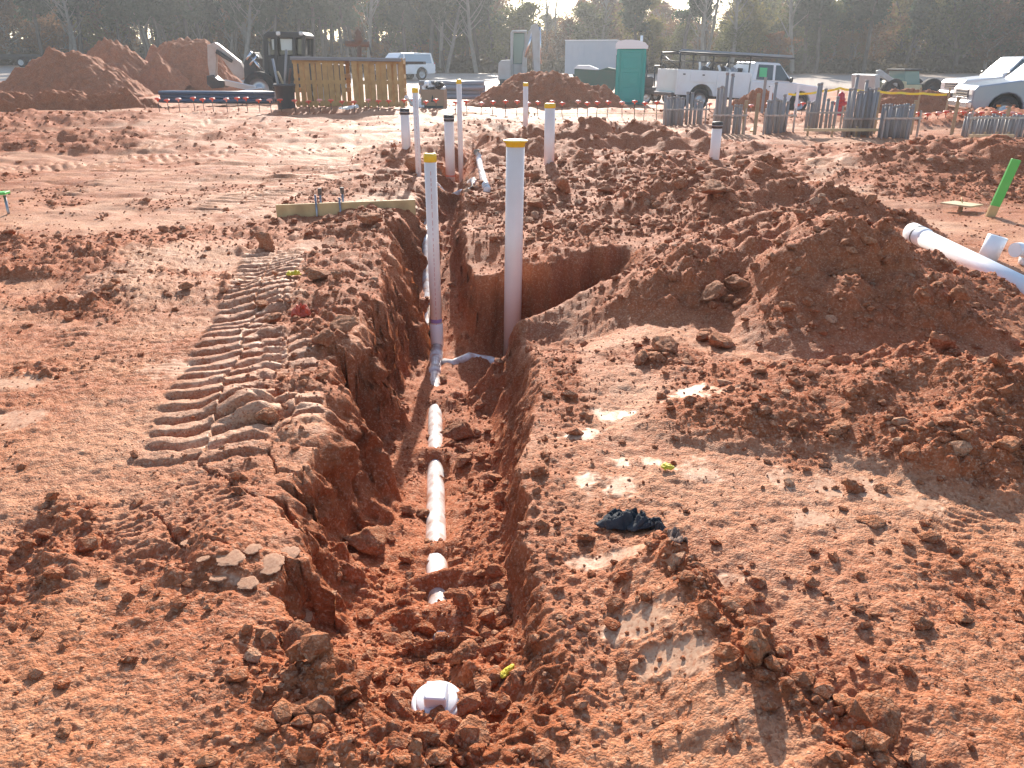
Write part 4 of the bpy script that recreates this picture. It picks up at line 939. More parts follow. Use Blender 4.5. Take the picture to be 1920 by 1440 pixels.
# ---- backhoe digging at the red piles
x, y, z = foot(545, 33); z -= .1
t = thing('backhoe', (x, y, z), 'backhoe with black cab and cream digging arm reaching to the dirt piles', 'backhoe')
S = 33 / F * .93
def bl(px, py): q_ = PD(px, py, 33); return (q_[0] - x, q_[2] - z)
def arm(name, pix, w_, m, par=None, y0=0): 
    o = MB().prism([bl(*p) for p in pix], y0 - w_ / 2, y0 + w_ / 2).build(name, M[m], par or t); b = o.modifiers.new('bevel', 'BEVEL'); b.width = .03; b.segments = 2; return o
bm_ = arm('boom', ((394, 84), (404, 79), (412, 84), (452, 116), (466, 142), (455, 150), (440, 140), (414, 104), (405, 96)), .30, 'machine_cream')
arm('linkage', ((410, 92), (440, 112), (438, 118), (408, 100)), .12, 'machine_dark', bm_, -.22)
st = arm('dipper', ((390, 84), (404, 82), (408, 110), (406, 146), (396, 150), (391, 120)), .22, 'machine_cream')
arm('bucket', ((392, 142), (402, 140), (414, 150), (430, 152), (424, 164), (402, 166), (393, 158)), .62, 'machine_dark')
arm('swing_post', ((462, 118), (470, 100), (482, 98), (488, 110), (486, 165), (464, 165)), .7, 'machine_dark')
for p in (((468, 112), (478, 98)), ((474, 122), (488, 104)), ((500, 138), (478, 108)), ((506, 140), (512, 112))):
    a, b_ = bl(*p[0]), bl(*p[1]); MB().tube([(a[0], -.35, a[1]), (b_[0], -.35, b_[1])], .06, 10).build('hydraulic_ram', M['chrome'], t)
arm('frame', ((470, 150), (640, 150), (650, 172), (470, 172)), 1.3, 'machine_dark')
arm('engine_cover', ((585, 118), (650, 122), (655, 152), (585, 152)), 1.0, 'machine_dark')
rf = arm('cab_roof', ((505, 66), (512, 60), (574, 61), (581, 67), (581, 72), (505, 72)), 1.5, 'black_frame')
for lx in (532, 574): a = bl(lx, 64); MB().box((a[0], -.78, a[1]), (.16, .08, .14), bev=.03).build('work_lamp', M['lamp_clear'], rf)
for a, b_ in (((507, 70), (511, 152)), ((527, 70), (528, 152)), ((560, 70), (561, 152)), ((578, 70), (577, 152))):
    for s in (-.68, .68): p, q_ = bl(*a), bl(*b_); MB().tube([(p[0], s, p[1]), (q_[0], s, q_[1])], .09, 4).build('cab_post', M['black_frame'], t)
arm('cab_panel', ((510, 104), (578, 104), (578, 152), (510, 152)), 1.42, 'black_frame')
arm('cab_glass', ((514, 72), (575, 72), (575, 104), (514, 104)), 1.10, 'glass')
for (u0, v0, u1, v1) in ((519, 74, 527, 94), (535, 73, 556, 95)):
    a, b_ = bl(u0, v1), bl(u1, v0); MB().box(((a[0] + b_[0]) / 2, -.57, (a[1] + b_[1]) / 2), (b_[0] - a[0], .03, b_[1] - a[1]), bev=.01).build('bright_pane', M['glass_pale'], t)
for px_, r_ in ((500, .62), (610, .45)):
    a = bl(px_, 165)
    for s in (-1, 1): wheel(t, a[0], s * .8, r_, r_, .45, s)
x, y, z = foot(455, 31)
t = thing('white_board', (x, y, z + .05), 'pale boards leaning in front of the backhoe', 'board', rz=R(8))
MB().box((-.1, 0, .55), (1.1, .03, .30), rot=(R(50), R(12), 0)).build('board', M['roof_white'], t); MB().box((.1, -.2, .35), (1.2, .03, .18), rot=(R(50), R(-8), 0)).build('board', M['roof_white'], t)
x, y, z = foot(676, 36)
t = thing('auger_mast', (x, y, z), 'rusty auger mast with crossarm showing above the crates', 'machine')
def al(px, py): q_ = PD(px, py, 36); return (q_[0] - x, 0, q_[2] - z)
MB().tube([al(674, 190), al(674, 84)], .10, 10).build('mast', M['rust'], t); MB().tube([al(648, 81), al(692, 83)], .12, 8).build('crossarm', M['rust'], t)
MB().lathe([(.02, 0), (.16, .05), (.2, .2), (.1, .35), (.15, .45), (.02, .6)], 14, M=Matrix.Translation(al(673, 83))).build('drive_head', M['rust'], t)
MB().tube([al(692, 83), al(696, 104)], .03, 8).build('hose', M['machine_dark'], t)
for k in (650, 662, 686): MB().box(al(k, 80), (.16, .16, .2)).build('clamp', M['steel_dark'], t)

# ---- excavator seen from the front behind the middle pile
x, y, z = foot(975, 46)
t = thing('excavator', (x, y, z), 'pale grey excavator with folded boom behind the dark red dirt pile', 'excavator')
def xl(px, py): q_ = PD(px, py, 46); return (q_[0] - x, q_[2] - z)
def xp(name, pix, y0, y1, m, par=None):
    o = MB().prism([xl(*p) for p in pix], y0, y1).build(name, M[m], par or t); b = o.modifiers.new('bevel', 'BEVEL'); b.width = .04; b.segments = 2; return o
xp('engine_cover', ((935, 118), (940, 113), (957, 112), (958, 150), (934, 150)), -.9, 1.2, 'machine_grey')
xp('turntable', ((936, 148), (1015, 148), (1013, 158), (938, 158)), -1.2, 1.4, 'machine_dark')
for a, b_ in ((934, 955), (996, 1017)): xp('crawler_track', ((a, 158), (b_, 158), (b_ + 1, 168), (b_ - 2, 176), (a + 2, 176), (a - 1, 168)), -1.7, 1.7, 'tyre')
cb = xp('cab_frame', ((957, 62), (961, 57), (988, 57), (988, 62), (963, 62), (961, 148), (957, 148)), -.55, .55, 'machine_grey')
xp('cab_frame', ((983, 62), (988, 62), (988, 148), (984, 148)), -.5, .5, 'machine_grey'); xp('cab_glass', ((961, 62), (984, 62), (984, 120), (962, 120)), -.3, .4, 'glass_teal'); xp('cab_panel', ((961, 120), (984, 120), (984, 148), (962, 148)), -.4, .4, 'machine_grey')
bo = xp('boom', ((976, 148), (980, 100), (990, 60), (1000, 47), (1008, 46), (1006, 58), (994, 70), (988, 104), (986, 148)), -.75, -.45, 'machine_grey')
dp = xp('dipper', ((994, 50), (1006, 45), (1011, 60), (1012, 138), (1000, 138), (997, 80)), -1.25, -.95, 'machine_grey')
for a, b_ in (((1000, 60), (1000, 130)), ((984, 108), (1000, 56)), ((1010, 52), (1012, 120))): p, q_ = xl(*a), xl(*b_); MB().tube([(p[0], -1.1, p[1]), (q_[0], -1.1, q_[1])], .08, 8).build('hydraulic_ram', M['chrome'], t)
xp('bucket', ((994, 136), (1014, 136), (1016, 160), (998, 166), (990, 150)), -1.6, -.7, 'machine_dark')

# ---- box trailer, dumpster, portable toilet
x, y, z = foot(1116, 58)
t = thing('box_trailer', (x, y, z + .1), 'white ribbed box trailer behind the portable toilet', 'trailer', rz=R(-12))
bx = MB().box((0, 0, 1.35), (3.3, 6.5, 2.0), bev=.03).build('box', M['trailer_white'], t)
for k in range(9): MB().box((-1.6 + k * .4, -3.262, 1.35), (.03, .03, 1.95)).build('rib', M['trailer_white'], bx)
MB().box((0, 0, 2.38), (3.36, 6.56, .07)).build('roof', M['roof_white'], t)
for s in (-1, 1): wheel(t, s * 1.4, 1.5, .4, .4, .3, s)
x, y, z = foot(1118, 46)
t = thing('dumpster', (x, y, z), 'low dark green dumpster in front of the white trailer', 'dumpster', rz=R(-8))
MB().prism([(-.95, .15), (.95, .15), (1.15, .75), (1.15, 1.10), (-1.15, 1.25), (-1.15, .5)], -.8, .8).build('bin', M['dumpster'], t)
MB().prism([(-1.2, 1.26), (-1.0, 1.42), (-.4, 1.42), (.1, 1.24), (.1, 1.19)], -.83, .83).build('lid', M['roof_white'], t)
MB().prism([(.12, 1.18), (.6, 1.32), (1.2, 1.20), (1.2, 1.11)], -.83, .83).build('lid', M['dumpster'], t)
x, y, z = foot(1182, 33.5)
t = thing('portable_toilet', (x, y, z - .03), 'teal portable toilet with white roof', 'portable toilet', rz=R(-9))
MB().box((0, 0, 1.05), (1.12, 1.12, 2.06), bev=.06).build('shell', M['teal'], t)
MB().box((0, 0, .07), (1.2, 1.2, .14), bev=.03).build('skid_base', M['teal_dark'], t)
for s in (-1, 1):
    MB().box((s * .50, -.565, 1.08), (.10, .06, 1.95), bev=.015).build('corner_post', M['teal'], t); MB().box((s * .565, 0, 1.1), (.05, .7, 1.5), bev=.02).build('side_panel', M['teal_dark'], t)
dr = MB().box((0, -.575, 1.02), (.80, .04, 1.80), bev=.02).build('door', M['teal'], t)
for k in range(3): MB().box((0, -.60, .45 + k * .55), (.62, .02, .42), bev=.01).build('raised_panel', M['teal'], dr)
prof = [(-.62, 2.06), (.62, 2.06), (.62, 2.16), (.5, 2.28), (.25, 2.35), (.0, 2.38), (-.25, 2.38), (-.5, 2.34), (-.62, 2.24)]
MB().prism(prof, -.62, .62).build('roof', M['roof_white'], t); MB().tube([(.35, .35, 2.15), (.35, .35, 2.55)], .05, 10).build('vent_pipe', M['roof_white'], t)

# ---- slatted crates under a slab
for (u0, u1, lab, seed) in ((551, 648, 'slatted wooden crate beside the dark bin', 1), (662, 757, 'slatted wooden crate nearer the cardboard box', 2)):
    x, y, z = foot((u0 + u1) / 2, 25); W_ = (u1 - u0) / F * 23.7; H_ = (200 - 113) / F * 23.7; rn = random.Random(seed)
    t = thing('slatted_crate', (x, y, z - .02), lab, 'crate', rz=R(-1.5 if seed == 1 else 2))
    n = 9; pitch = W_ / n
    for j in range(2):
        for k in range(n):
            if j == 1 and k % 2: continue
            wd = pitch * rn.uniform(.62, .95); MB().box((-W_ / 2 + (k + .5) * pitch, (-.02 if j == 0 else .72), H_ / 2 + .02), (wd, .022, H_ * rn.uniform(.95, .99)), rot=(0, rn.uniform(-.012, .012), 0)).build('slat', M['pallet'], t)
    for yy in (.02, .68):
        for hz in (.06, .52, .95): MB().box((0, yy, .04 + hz * (H_ - .08)), (W_, .05, .09)).build('rail', M['pallet'], t)
    for sx in (-1, 1): 
        for k in range(4): MB().box((sx * (W_ / 2 - .02), .35, .12 + k * H_ * .28), (.025, .66, .11)).build('side_slat', M['pallet'], t)
xa, y, za = PD(545, 112, 24.9); xb, _, zb = PD(752, 115, 24.9)
t = thing('grey_slab', ((xa + xb) / 2, 25.3, (za + zb) / 2 + .04), 'long dark grey slab laid across both slatted crates', 'slab', ry=R(.8))
MB().box((0, 0, 0), (xb - xa, .95, .10), bev=.01).build('sheet', M['slab'], t); MB().box((0, -.482, .035), (xb - xa - .04, .02, .03)).build('edge_trim', M['grey_pipe'], t)
xa, y, za = PD(690, 117, 29); xb, _, zb = PD(795, 119, 29); gz_ = gz((xa + xb) / 2, 29)
t = thing('trestle_table', ((xa + xb) / 2, 29.2, gz_), 'dark trestle table standing behind the slab-topped crates', 'table')
MB().box((0, 0, (za + zb) / 2 - gz_), (xb - xa, .9, .09)).build('table_top', M['machine_dark'], t)
for sx in (-.75, .0): 
    for sy in (-.35, .35): MB().box((sx, sy, ((za + zb) / 2 - gz_) / 2 - .05), (.07, .07, (za + zb) / 2 - gz_)).build('leg', M['wood_old'], t)
x, y, z = foot(532, 24.2); 
t = thing('refuse_bin', (x, y, z - .02), 'dark grey tapered refuse bin beside the slatted crates', 'bin')
Hb = 46 / F * 23
MB().lathe([(.02, 0), (.23, 0), (.24, .03), (.28, Hb - .08), (.31, Hb - .07), (.315, Hb), (.28, Hb), (.25, .3), (.02, .28)], 28).build('barrel', M['bin'], t)
MB().tube([(-.31, 0, Hb - .15), (-.36, 0, Hb - .12), (-.31, 0, Hb - .06)], .015, 8).build('handle', M['bin'], t)
for k, (px, top, m) in enumerate(((511, 110, 'grey_pipe'), (537, 93, 'conduit'), (545, 128, 'rust'), (520, 134, 'wood_old'))):
    a = PD(px, top, 24.25); o = MB().tube([(x + (k - 1.5) * .09, 24.2, z + .3), a], .035, 8).build('scrap_stick', M[m])
    tag(o, ('thin grey tube leaning out of the refuse bin', 'tall dark tube standing in the refuse bin', 'rusty stub poking out of the refuse bin', 'short wooden stick in the refuse bin')[k], 'stick')

# ---- bundles of pipe on the ground
def bundle(px0, px1, d, base_py, rows, r, m, label, group, rz=0.0, hgt=0.0):
    a = PD(px0, base_py, d); b = PD(px1, base_py, d); k = 0; rn = random.Random(int(px0))
    for row, n in enumerate(rows):
        for j in range(n):
            yy = d + (j - n / 2) * r * 2.02 + (row % 2) * r; zz = max(gz((a[0] + b[0]) / 2, d) + hgt, a[2]) + r + row * r * 1.75
            o = MB().tube([(a[0] + rn.uniform(-.12, .12), yy, zz + .02), (b[0] + rn.uniform(-.12, .12), yy + rz, zz)], r, 12).build('stacked_pipe', M[m]); tag(o, label, 'pipe', group)
bundle(312, 516, 27.2, 193, (6, 5, 4), .065, 'blue_pipe', 'dark blue pipe in the bundle left of the refuse bin', 'dark blue pipe bundle')
bundle(792, 905, 30, 186, (6, 5, 5, 4), .085, 'grey_pipe', 'grey pipe in the stack behind the cardboard box', 'grey pipe stack')
x, y, z = foot(813, 25.2)
t = thing('cardboard_box', (x, y, z - .02), 'open brown cardboard box printed with a tree mark and filled with fittings', 'box', rz=R(-4))
bw = 42 / F * 23.7
for nm, c, d_ in (('front_wall', (0, -.3, .28), (bw, .012, .56)), ('back_wall', (0, .3, .28), (bw, .012, .56)), ('side_wall', (-bw / 2, 0, .28), (.012, .6, .56)), ('side_wall', (bw / 2, 0, .28), (.012, .6, .56)), ('bottom', (0, 0, .02), (bw, .6, .012))):
    o = MB().box(c, d_).build(nm, M['cardboard'], t)
    if nm == 'front_wall':
        MB().prism([(-.055, .22), (.055, .22), (.02, .30), (.035, .30), (0, .42), (-.035, .30), (-.02, .30)], -.309, -.307).build('printed_mark', M['print_dark'], o)
        MB().box((0, -.308, .07), (bw * .9, .002, .07)).build('printed_band', M['print_dark'], o)
rn = random.Random(3)
for k in range(16):
    a = Vector((x + rn.uniform(-.26, .26), y + rn.uniform(-.2, .2), z + .50 + rn.uniform(0, .22))); tt = thing('pipe_fitting', tuple(a), 'small pipe fitting heaped in the cardboard box', 'fitting', 'fittings in the cardboard box', rz=rn.random() * 6, rx=rn.random() * 2)
    MB().tube([(0, 0, -.08), (0, 0, 0), (.03, 0, .05), (.10, 0, .06)], .045, 10).build('bend', M['pvc_white' if k % 2 else 'machine_dark'], tt)
for k in range(9):
    px = rn.uniform(758, 789); a = foot(px, 25.1 + rn.uniform(-.2, .2)); tt = thing('plastic_bag', (a[0], a[1], a[2]), 'crumpled clear plastic bag heaped by the cardboard box', 'bag', 'plastic bags by the cardboard box', rz=rn.random() * 6)
    v, f = PROTO[k % 9]; o = link(npmesh('film', v * np.array([.13, .13, .18]) + np.array([0, 0, .10 + .04 * (k % 5)]), f, M['pvc_white' if k % 3 else 'glass_pale'], False), 'film', tt)
o = MB().box((foot(650, 24)[0], 24.0, foot(650, 24)[2] + .06), (.55, .25, .05), rot=(.1, -.15, .3)).build('foam_sheet', M['roof_white']); tag(o, 'torn white foam sheet lying before the gap between crates', 'foam sheet')

# ---- rebar pegs with safety caps
rod = MB().tube([(0, 0, -.15), (0, 0, .36)], .010, 6); capm = {}
def peg(px, capy, d, k, lab, grp):
    a = PD(px, capy, d); z = gz(a[0], d); h = max(a[2] - z, .12)
    t = thing('rebar_peg', (a[0], d, z), lab, 'rebar', grp, ry=random.uniform(-.06, .06))
    MB().tube([(0, 0, -.15), (0, 0, h)], .010, 6).build('rod', M['rebar'], t)
    MB().lathe([(.018, h - .05), (.02, h - .01), (.075, h + .005), (.085, h + .02), (.07, h + .045), (.02, h + .055), (.001, h + .055)], 12).build('cap', M['cap_pink' if k % 4 == 2 else 'cap_orange'], t)
rn = random.Random(9)
for k, px in enumerate(range(296, 540, 21)): peg(px + rn.uniform(-4, 4), 187 + rn.uniform(-2, 3), 23.5, k, 'rebar peg with red safety cap before the dark blue pipes', 'capped rebar pegs before the dark blue pipes')
for k, px in enumerate(range(556, 840, 22)): peg(px + rn.uniform(-4, 4), 191 + rn.uniform(-2, 2), 23.3, k, 'rebar peg with red safety cap before the slatted crates', 'capped rebar pegs before the crates')
for k, px in enumerate(range(858, 1240, 22)): peg(px + rn.uniform(-5, 5), 193.5 + rn.uniform(-2, 2), 23.2, k, 'rebar peg with red safety cap before the middle dirt pile', 'capped rebar pegs before the middle dirt pile')
for k, px in enumerate(range(1722, 1916, 17)): peg(px + rn.uniform(-4, 4), 219 + (px - 1720) * .05 + rn.uniform(-2, 2), 21.5, k, 'rebar peg with red safety cap before the silver pickup', 'capped rebar pegs before the silver pickup')
for k, px in enumerate((1312, 1330, 1408, 1440, 1495, 1505)): peg(px, 197 + rn.uniform(-3, 3), 25, k, 'rebar peg with red safety cap behind the conduit clusters', 'capped rebar pegs behind the conduits')
a = PD(840, 212, 22.8); b = PD(1250, 212.5, 22.6)
tag(MB().tube([(a[0], a[1], a[2]), (b[0], b[1], b[2])], .006, 6).build('mason_line', M['string']), 'yellow mason line stretched low before the middle dirt pile', 'string')

# ---- conduit stub-ups in clusters
def cluster(spec, d, base, label, group, rack=True, wpx=6.0):
    rn = random.Random(int(spec[0][0])); xs = []
    for px, top in spec:
        dd = d + rn.choice((-.12, 0, .12)); a = PD(px, top, dd); z = gz(a[0], dd); r = wpx / F * d * .93 / 2
        o = thing('conduit_stub', (a[0], dd, z), label, 'conduit', group, ry=rn.uniform(-.02, .02))
        h = a[2] - z; MB().tube([(0, 0, -.2), (0, 0, h)], r, 10).build('tube', M['conduit'], o)
        MB().lathe([(r * 1.0, h - .05), (r * 1.12, h - .045), (r * 1.12, h), (r * .9, h + .004)], 10).build('collar', M['conduit'], o)
        xs.append(a[0])
    if rack:
        x0, x1 = min(xs) - .12, max(xs) + .12; z = gz((x0 + x1) / 2, d - .24)
        t = thing('strut_rack', ((x0 + x1) / 2, d - .24, z), 'steel strut rack holding the ' + group, 'rack')
        for hz in (.42,): MB().box((0, 0, hz), (x1 - x0, .04, .04)).build('rail', M['steel'], t)
        for s in (-1, 1): MB().box((s * (x1 - x0) / 2 * .92, .03, .2), (.035, .03, .75)).build('post', M['steel'], t)
rj = random.Random(21)
def row(x0, x1, st, top, v=3): 
    out = []; x = x0
    while x <= x1: out.append((x, top + rj.uniform(-v, v))); x += st
    return out
cluster(row(1249, 1286, 5.5, 181) + [(1291, 172), (1298, 173), (1305, 186), (1312, 188), (1317, 190)], 22.0, 236, 'grey conduit stub in the short cluster next to the portable toilet', 'short conduit cluster')
cluster([(1347, 164), (1353, 161), (1359, 162), (1366, 136), (1374, 138), (1380, 196), (1386, 197), (1391, 196), (1364, 200), (1371, 198)], 19.6, 250, 'grey conduit stub in the cluster with two tall pipes', 'two-peaked conduit cluster')
cluster(row(1443, 1478, 5, 188) + [(1455, 154), (1472, 177)], 19.6, 252, 'grey conduit stub in the narrow cluster before the truck cab', 'narrow conduit cluster')
cluster([(1517, 190), (1523, 192), (1529, 190), (1536, 156), (1542, 155), (1548, 166), (1555, 185), (1562, 190), (1571, 181)], 20.4, 248, 'grey conduit stub in the loose cluster by the red hydrant', 'loose conduit cluster')
cluster(row(1596, 1649, 4.6, 168, 4) + [(1608, 140), (1625, 150)], 18.8, 258, 'grey conduit stub in the tall dense cluster', 'tall dense conduit cluster')
cluster(row(1658, 1714, 4.6, 197, 3), 18.0, 264, 'grey conduit stub in the dense cluster before the loader', 'dense lower conduit cluster')
cluster(row(1812, 1930, 6.5, 216, 4), 18.6, 256, 'grey conduit stub in the long row before the silver pickup', 'long conduit row')
for px, top, base, m, lab in ((1436, 145, 222, 'conduit', 'lone grey post beside the narrow conduit cluster'), (1498, 157, 212, 'roof_white', 'white painted post near the truck bonnet'), (1447, 160, 200, 'roof_white', 'short white post behind the narrow conduit cluster'), (1423, 175, 240, 'wood_old', 'thin wooden stake behind the two-peaked cluster'),
                              (1400, 188, 235, 'wood_old', 'thin wooden stake right of the two-peaked cluster'), (1798, 182, 262, 'wood_old', 'leaning wooden stake before the silver pickup'), (1893, 200, 262, 'wood_old', 'wooden stake at the long conduit row'), (1650, 175, 268, 'wood_old', 'wooden stake between the two dense clusters'), (1718, 188, 268, 'wood_old', 'wooden stake right of the dense lower cluster')):
    d = 19.4 if base > 230 else 24; a = PD(px, top, d); z = gz(a[0], d)
    o = MB().box((0, 0, (a[2] - z) / 2 - .1), (.075, .04, a[2] - z + .2), bev=.004).build('wooden_stake' if m != 'conduit' else 'lone_post', M[m]); o.location = (a[0], d, z); tag(o, lab, 'post')
for (p0, p1, d, lab) in (((1508, 243), (1662, 244), 18.4, 'pale form rail on stakes before the dense conduit clusters'), ((1818, 251), (1900, 258), 17.6, 'pale form rail before the long conduit row')):
    a = PD(*p0, d); b = PD(*p1, d); t = thing('form_rail', ((a[0] + b[0]) / 2, d, gz((a[0] + b[0]) / 2, d)), lab, 'board'); L_ = b[0] - a[0]; h = (a[2] + b[2]) / 2 - gz((a[0] + b[0]) / 2, d)
    MB().box((0, 0, h), (L_, .05, .06)).build('rail', M['ply'], t)
    for k in range(4): MB().box((-L_ / 2 + .1 + k * (L_ - .2) / 3, .04, h / 2 - .1), (.04, .03, h + .35)).build('stake', M['wood_old'], t)
a = PZ(1410, 256); o = MB().box((a[0], a[1], gz(*a) + .05), (.09, .75, .03), rot=(.05, 0, R(-20))).build('plank', M['wood']); tag(o, 'short plank lying before the two-peaked conduit cluster', 'board')
# ---- hydrant, tape, loader
x, y, z = foot(1582, 27.5)
t = thing('fire_hydrant', (x, y, z), 'red fire hydrant behind the loose conduit cluster', 'hydrant')
zt = PD(1582, 172, 27.5)[2] - z
MB().lathe([(.16, 0), (.17, .05), (.12, .08), (.11, zt * .62), (.15, zt * .66), (.15, zt * .72), (.12, zt * .76), (.10, zt * .92), (.03, zt), (.001, zt)], 18).build('barrel', M['hydrant_red'], t)
for s in (-1, 1): MB().tube([(0, 0, zt * .55), (s * .20, 0, zt * .55)], .06, 12).build('nozzle', M['hydrant_red'], t)
MB().tube([(0, 0, zt * .5), (0, -.22, zt * .5)], .075, 12).build('pumper_nozzle', M['hydrant_red'], t)
tp = [(1478, 176), (1500, 176), (1540, 171), (1575, 165), (1598, 168), (1650, 172), (1690, 174), (1730, 175), (1785, 177)]
V = []
pt = []
for (p, q_) in zip(tp[:-1], tp[1:]):
    for s in range(6):
        f_ = s / 6; pt.append((p[0] + (q_[0] - p[0]) * f_, p[1] + (q_[1] - p[1]) * f_ + 1.6 * math.sin(math.pi * f_)))
mb = MB(); 
for k, (px, py) in enumerate(pt): 
    a = PD(px, py, 28.5); V += [(a[0], a[1] + .02 * math.sin(k), a[2] - .035), (a[0], a[1] - .02 * math.sin(k * 1.7), a[2] + .035)]
mb.add(V, [(2 * k, 2 * k + 2, 2 * k + 3, 2 * k + 1) for k in range(len(pt) - 1)]); o = mb.build('caution_tape', M['tape']); o.modifiers.new('t', 'SOLIDIFY').thickness = .003
tag(o, 'yellow caution tape strung behind the conduit clusters', 'tape')
for px in (1500, 1575, 1650, 1730, 1785):
    x, y, z = foot(px, 28.55); zt = PD(px, 164, 28.55)[2]; o = MB().box((0, 0, (zt - z) / 2 - .1), (.05, .05, zt - z + .2)).build('tape_post', M['wood_old']); o.location = (x, y, z); tag(o, 'thin wooden post holding the yellow caution tape', 'post', 'posts of the caution tape')
x, y, z = foot(1690, 44)
t = thing('wheel_loader', (x, y, z - .1), 'dusty pale wheel loader with teal glass cab behind the caution tape', 'loader', rz=R(6))
def wl_(px, py): q_ = PD(px, py, 44); return (q_[0] - x, q_[2] - z + .1)
def lp(name, pix, y0, y1, m):
    o = MB().prism([wl_(*p) for p in pix], y0, y1).build(name, M[m], t); b = o.modifiers.new('bevel', 'BEVEL'); b.width = .04; b.segments = 2; return o
lp('engine_hood', ((1656, 154), (1664, 150), (1682, 152), (1682, 172), (1656, 170)), -.9, .9, 'machine_yellow'); lp('chassis', ((1640, 166), (1725, 168), (1725, 178), (1640, 178)), -.7, .7, 'machine_dark')
lp('cab_glass', ((1681, 132), (1709, 132), (1711, 158), (1680, 158)), -.75, .75, 'glass_teal'); lp('cab_roof', ((1678, 129), (1714, 129), (1714, 133), (1678, 133)), -.85, .85, 'machine_dark'); lp('cab_base', ((1679, 158), (1713, 158), (1713, 172), (1679, 172)), -.85, .85, 'machine_yellow')
lp('lift_arm', ((1622, 132), (1630, 130), (1662, 152), (1662, 162), (1626, 142)), -1.0, -.8, 'machine_grey'); lp('lift_frame', ((1614, 140), (1624, 138), (1624, 172), (1614, 172)), -1.2, 1.2, 'machine_grey'); lp('rear_body', ((1712, 156), (1748, 160), (1748, 174), (1712, 174)), -.8, .8, 'machine_dark')
for px_ in (1655, 1730):
    a = wl_(px_, 170)
    for s in (-1, 1): wheel(t, a[0], s * .8, .55, .55, .45, s, 'machine_dark')
x, y, z = foot(45, 74)
t = thing('flatbed_trailer', (x, y, z), 'low dark flatbed trailer parked on the pale lot left of the dirt piles', 'trailer', rz=R(3))
MB().box((0, 0, .95), (4.6, 2.2, .16)).build('deck', M['machine_dark'], t); MB().box((0, 0, .75), (4.2, .6, .25)).build('frame', M['machine_dark'], t)
for k in range(2): 
    for s in (-1, 1): wheel(t, .6 + k * .9, s * .95, .38, .38, .28, s)
MB().box((-1.9, -.9, .4), (.1, .1, .8)).build('landing_leg', M['machine_dark'], t); MB().box((-2.2, 0, 1.35), (.1, 2.1, .7)).build('headboard', M['machine_dark'], t)

# ------------------------------------------------------------------ woodland edge
def leaf_mat(name, cols):
    m = bpy.data.materials.new(name); m.use_nodes = True; t = m.node_tree; N = t.nodes.new; L = t.links.new
    b = t.nodes['Principled BSDF']; out = t.nodes['Material Output']; g = N('ShaderNodeNewGeometry'); oi = N('ShaderNodeObjectInfo')
    ad = N('ShaderNodeMath'); ad.operation = 'MULTIPLY_ADD'; L(g.outputs['Random Per Island'], ad.inputs[0]); ad.inputs[1].default_value = .40
    ml = N('ShaderNodeMath'); ml.operation = 'MULTIPLY'; ml.inputs[1].default_value = .60; L(oi.outputs['Random'], ml.inputs[0]); L(ml.outputs[0], ad.inputs[2])
    r = N('ShaderNodeValToRGB'); e = r.color_ramp.elements
    while len(e) < len(cols): e.new(.5)
    for i, c in enumerate(cols): e[i].position = i / (len(cols) - 1); e[i].color = (*c, 1)
    L(ad.outputs[0], r.inputs[0]); L(r.outputs[0], b.inputs['Base Color']); b.inputs['Roughness'].default_value = .7; b.inputs['Specular IOR Level'].default_value = .2
    tr = N('ShaderNodeBsdfTranslucent'); L(r.outputs[0], tr.inputs[0]); mx = N('ShaderNodeMixShader'); mx.inputs[0].default_value = .5
    L(b.outputs[0], mx.inputs[1]); L(tr.outputs[0], mx.inputs[2]); L(mx.outputs[0], out.inputs[0]); return m
M['bark'] = mat('bark', (.075, .058, .046), .9, noise=.6, nscale=3, col2=(.13, .10, .085)); M['bark_pale'] = mat('pale_bark', (.24, .21, .18), .9, noise=.5, nscale=3, col2=(.14, .11, .09))
LM = {'pine': leaf_mat('pine_needles', [(.022, .048, .026), (.04, .075, .036), (.065, .095, .045), (.10, .11, .055)]),
      'olive': leaf_mat('olive_leaves', [(.05, .07, .025), (.10, .11, .035), (.18, .16, .045), (.27, .21, .06)]),
      'brown': leaf_mat('brown_leaves', [(.13, .075, .04), (.20, .11, .05), (.26, .14, .06), (.17, .12, .07)]),
      'gold': leaf_mat('golden_leaves', [(.22, .12, .025), (.32, .17, .03), (.26, .10, .03), (.16, .09, .03)])}
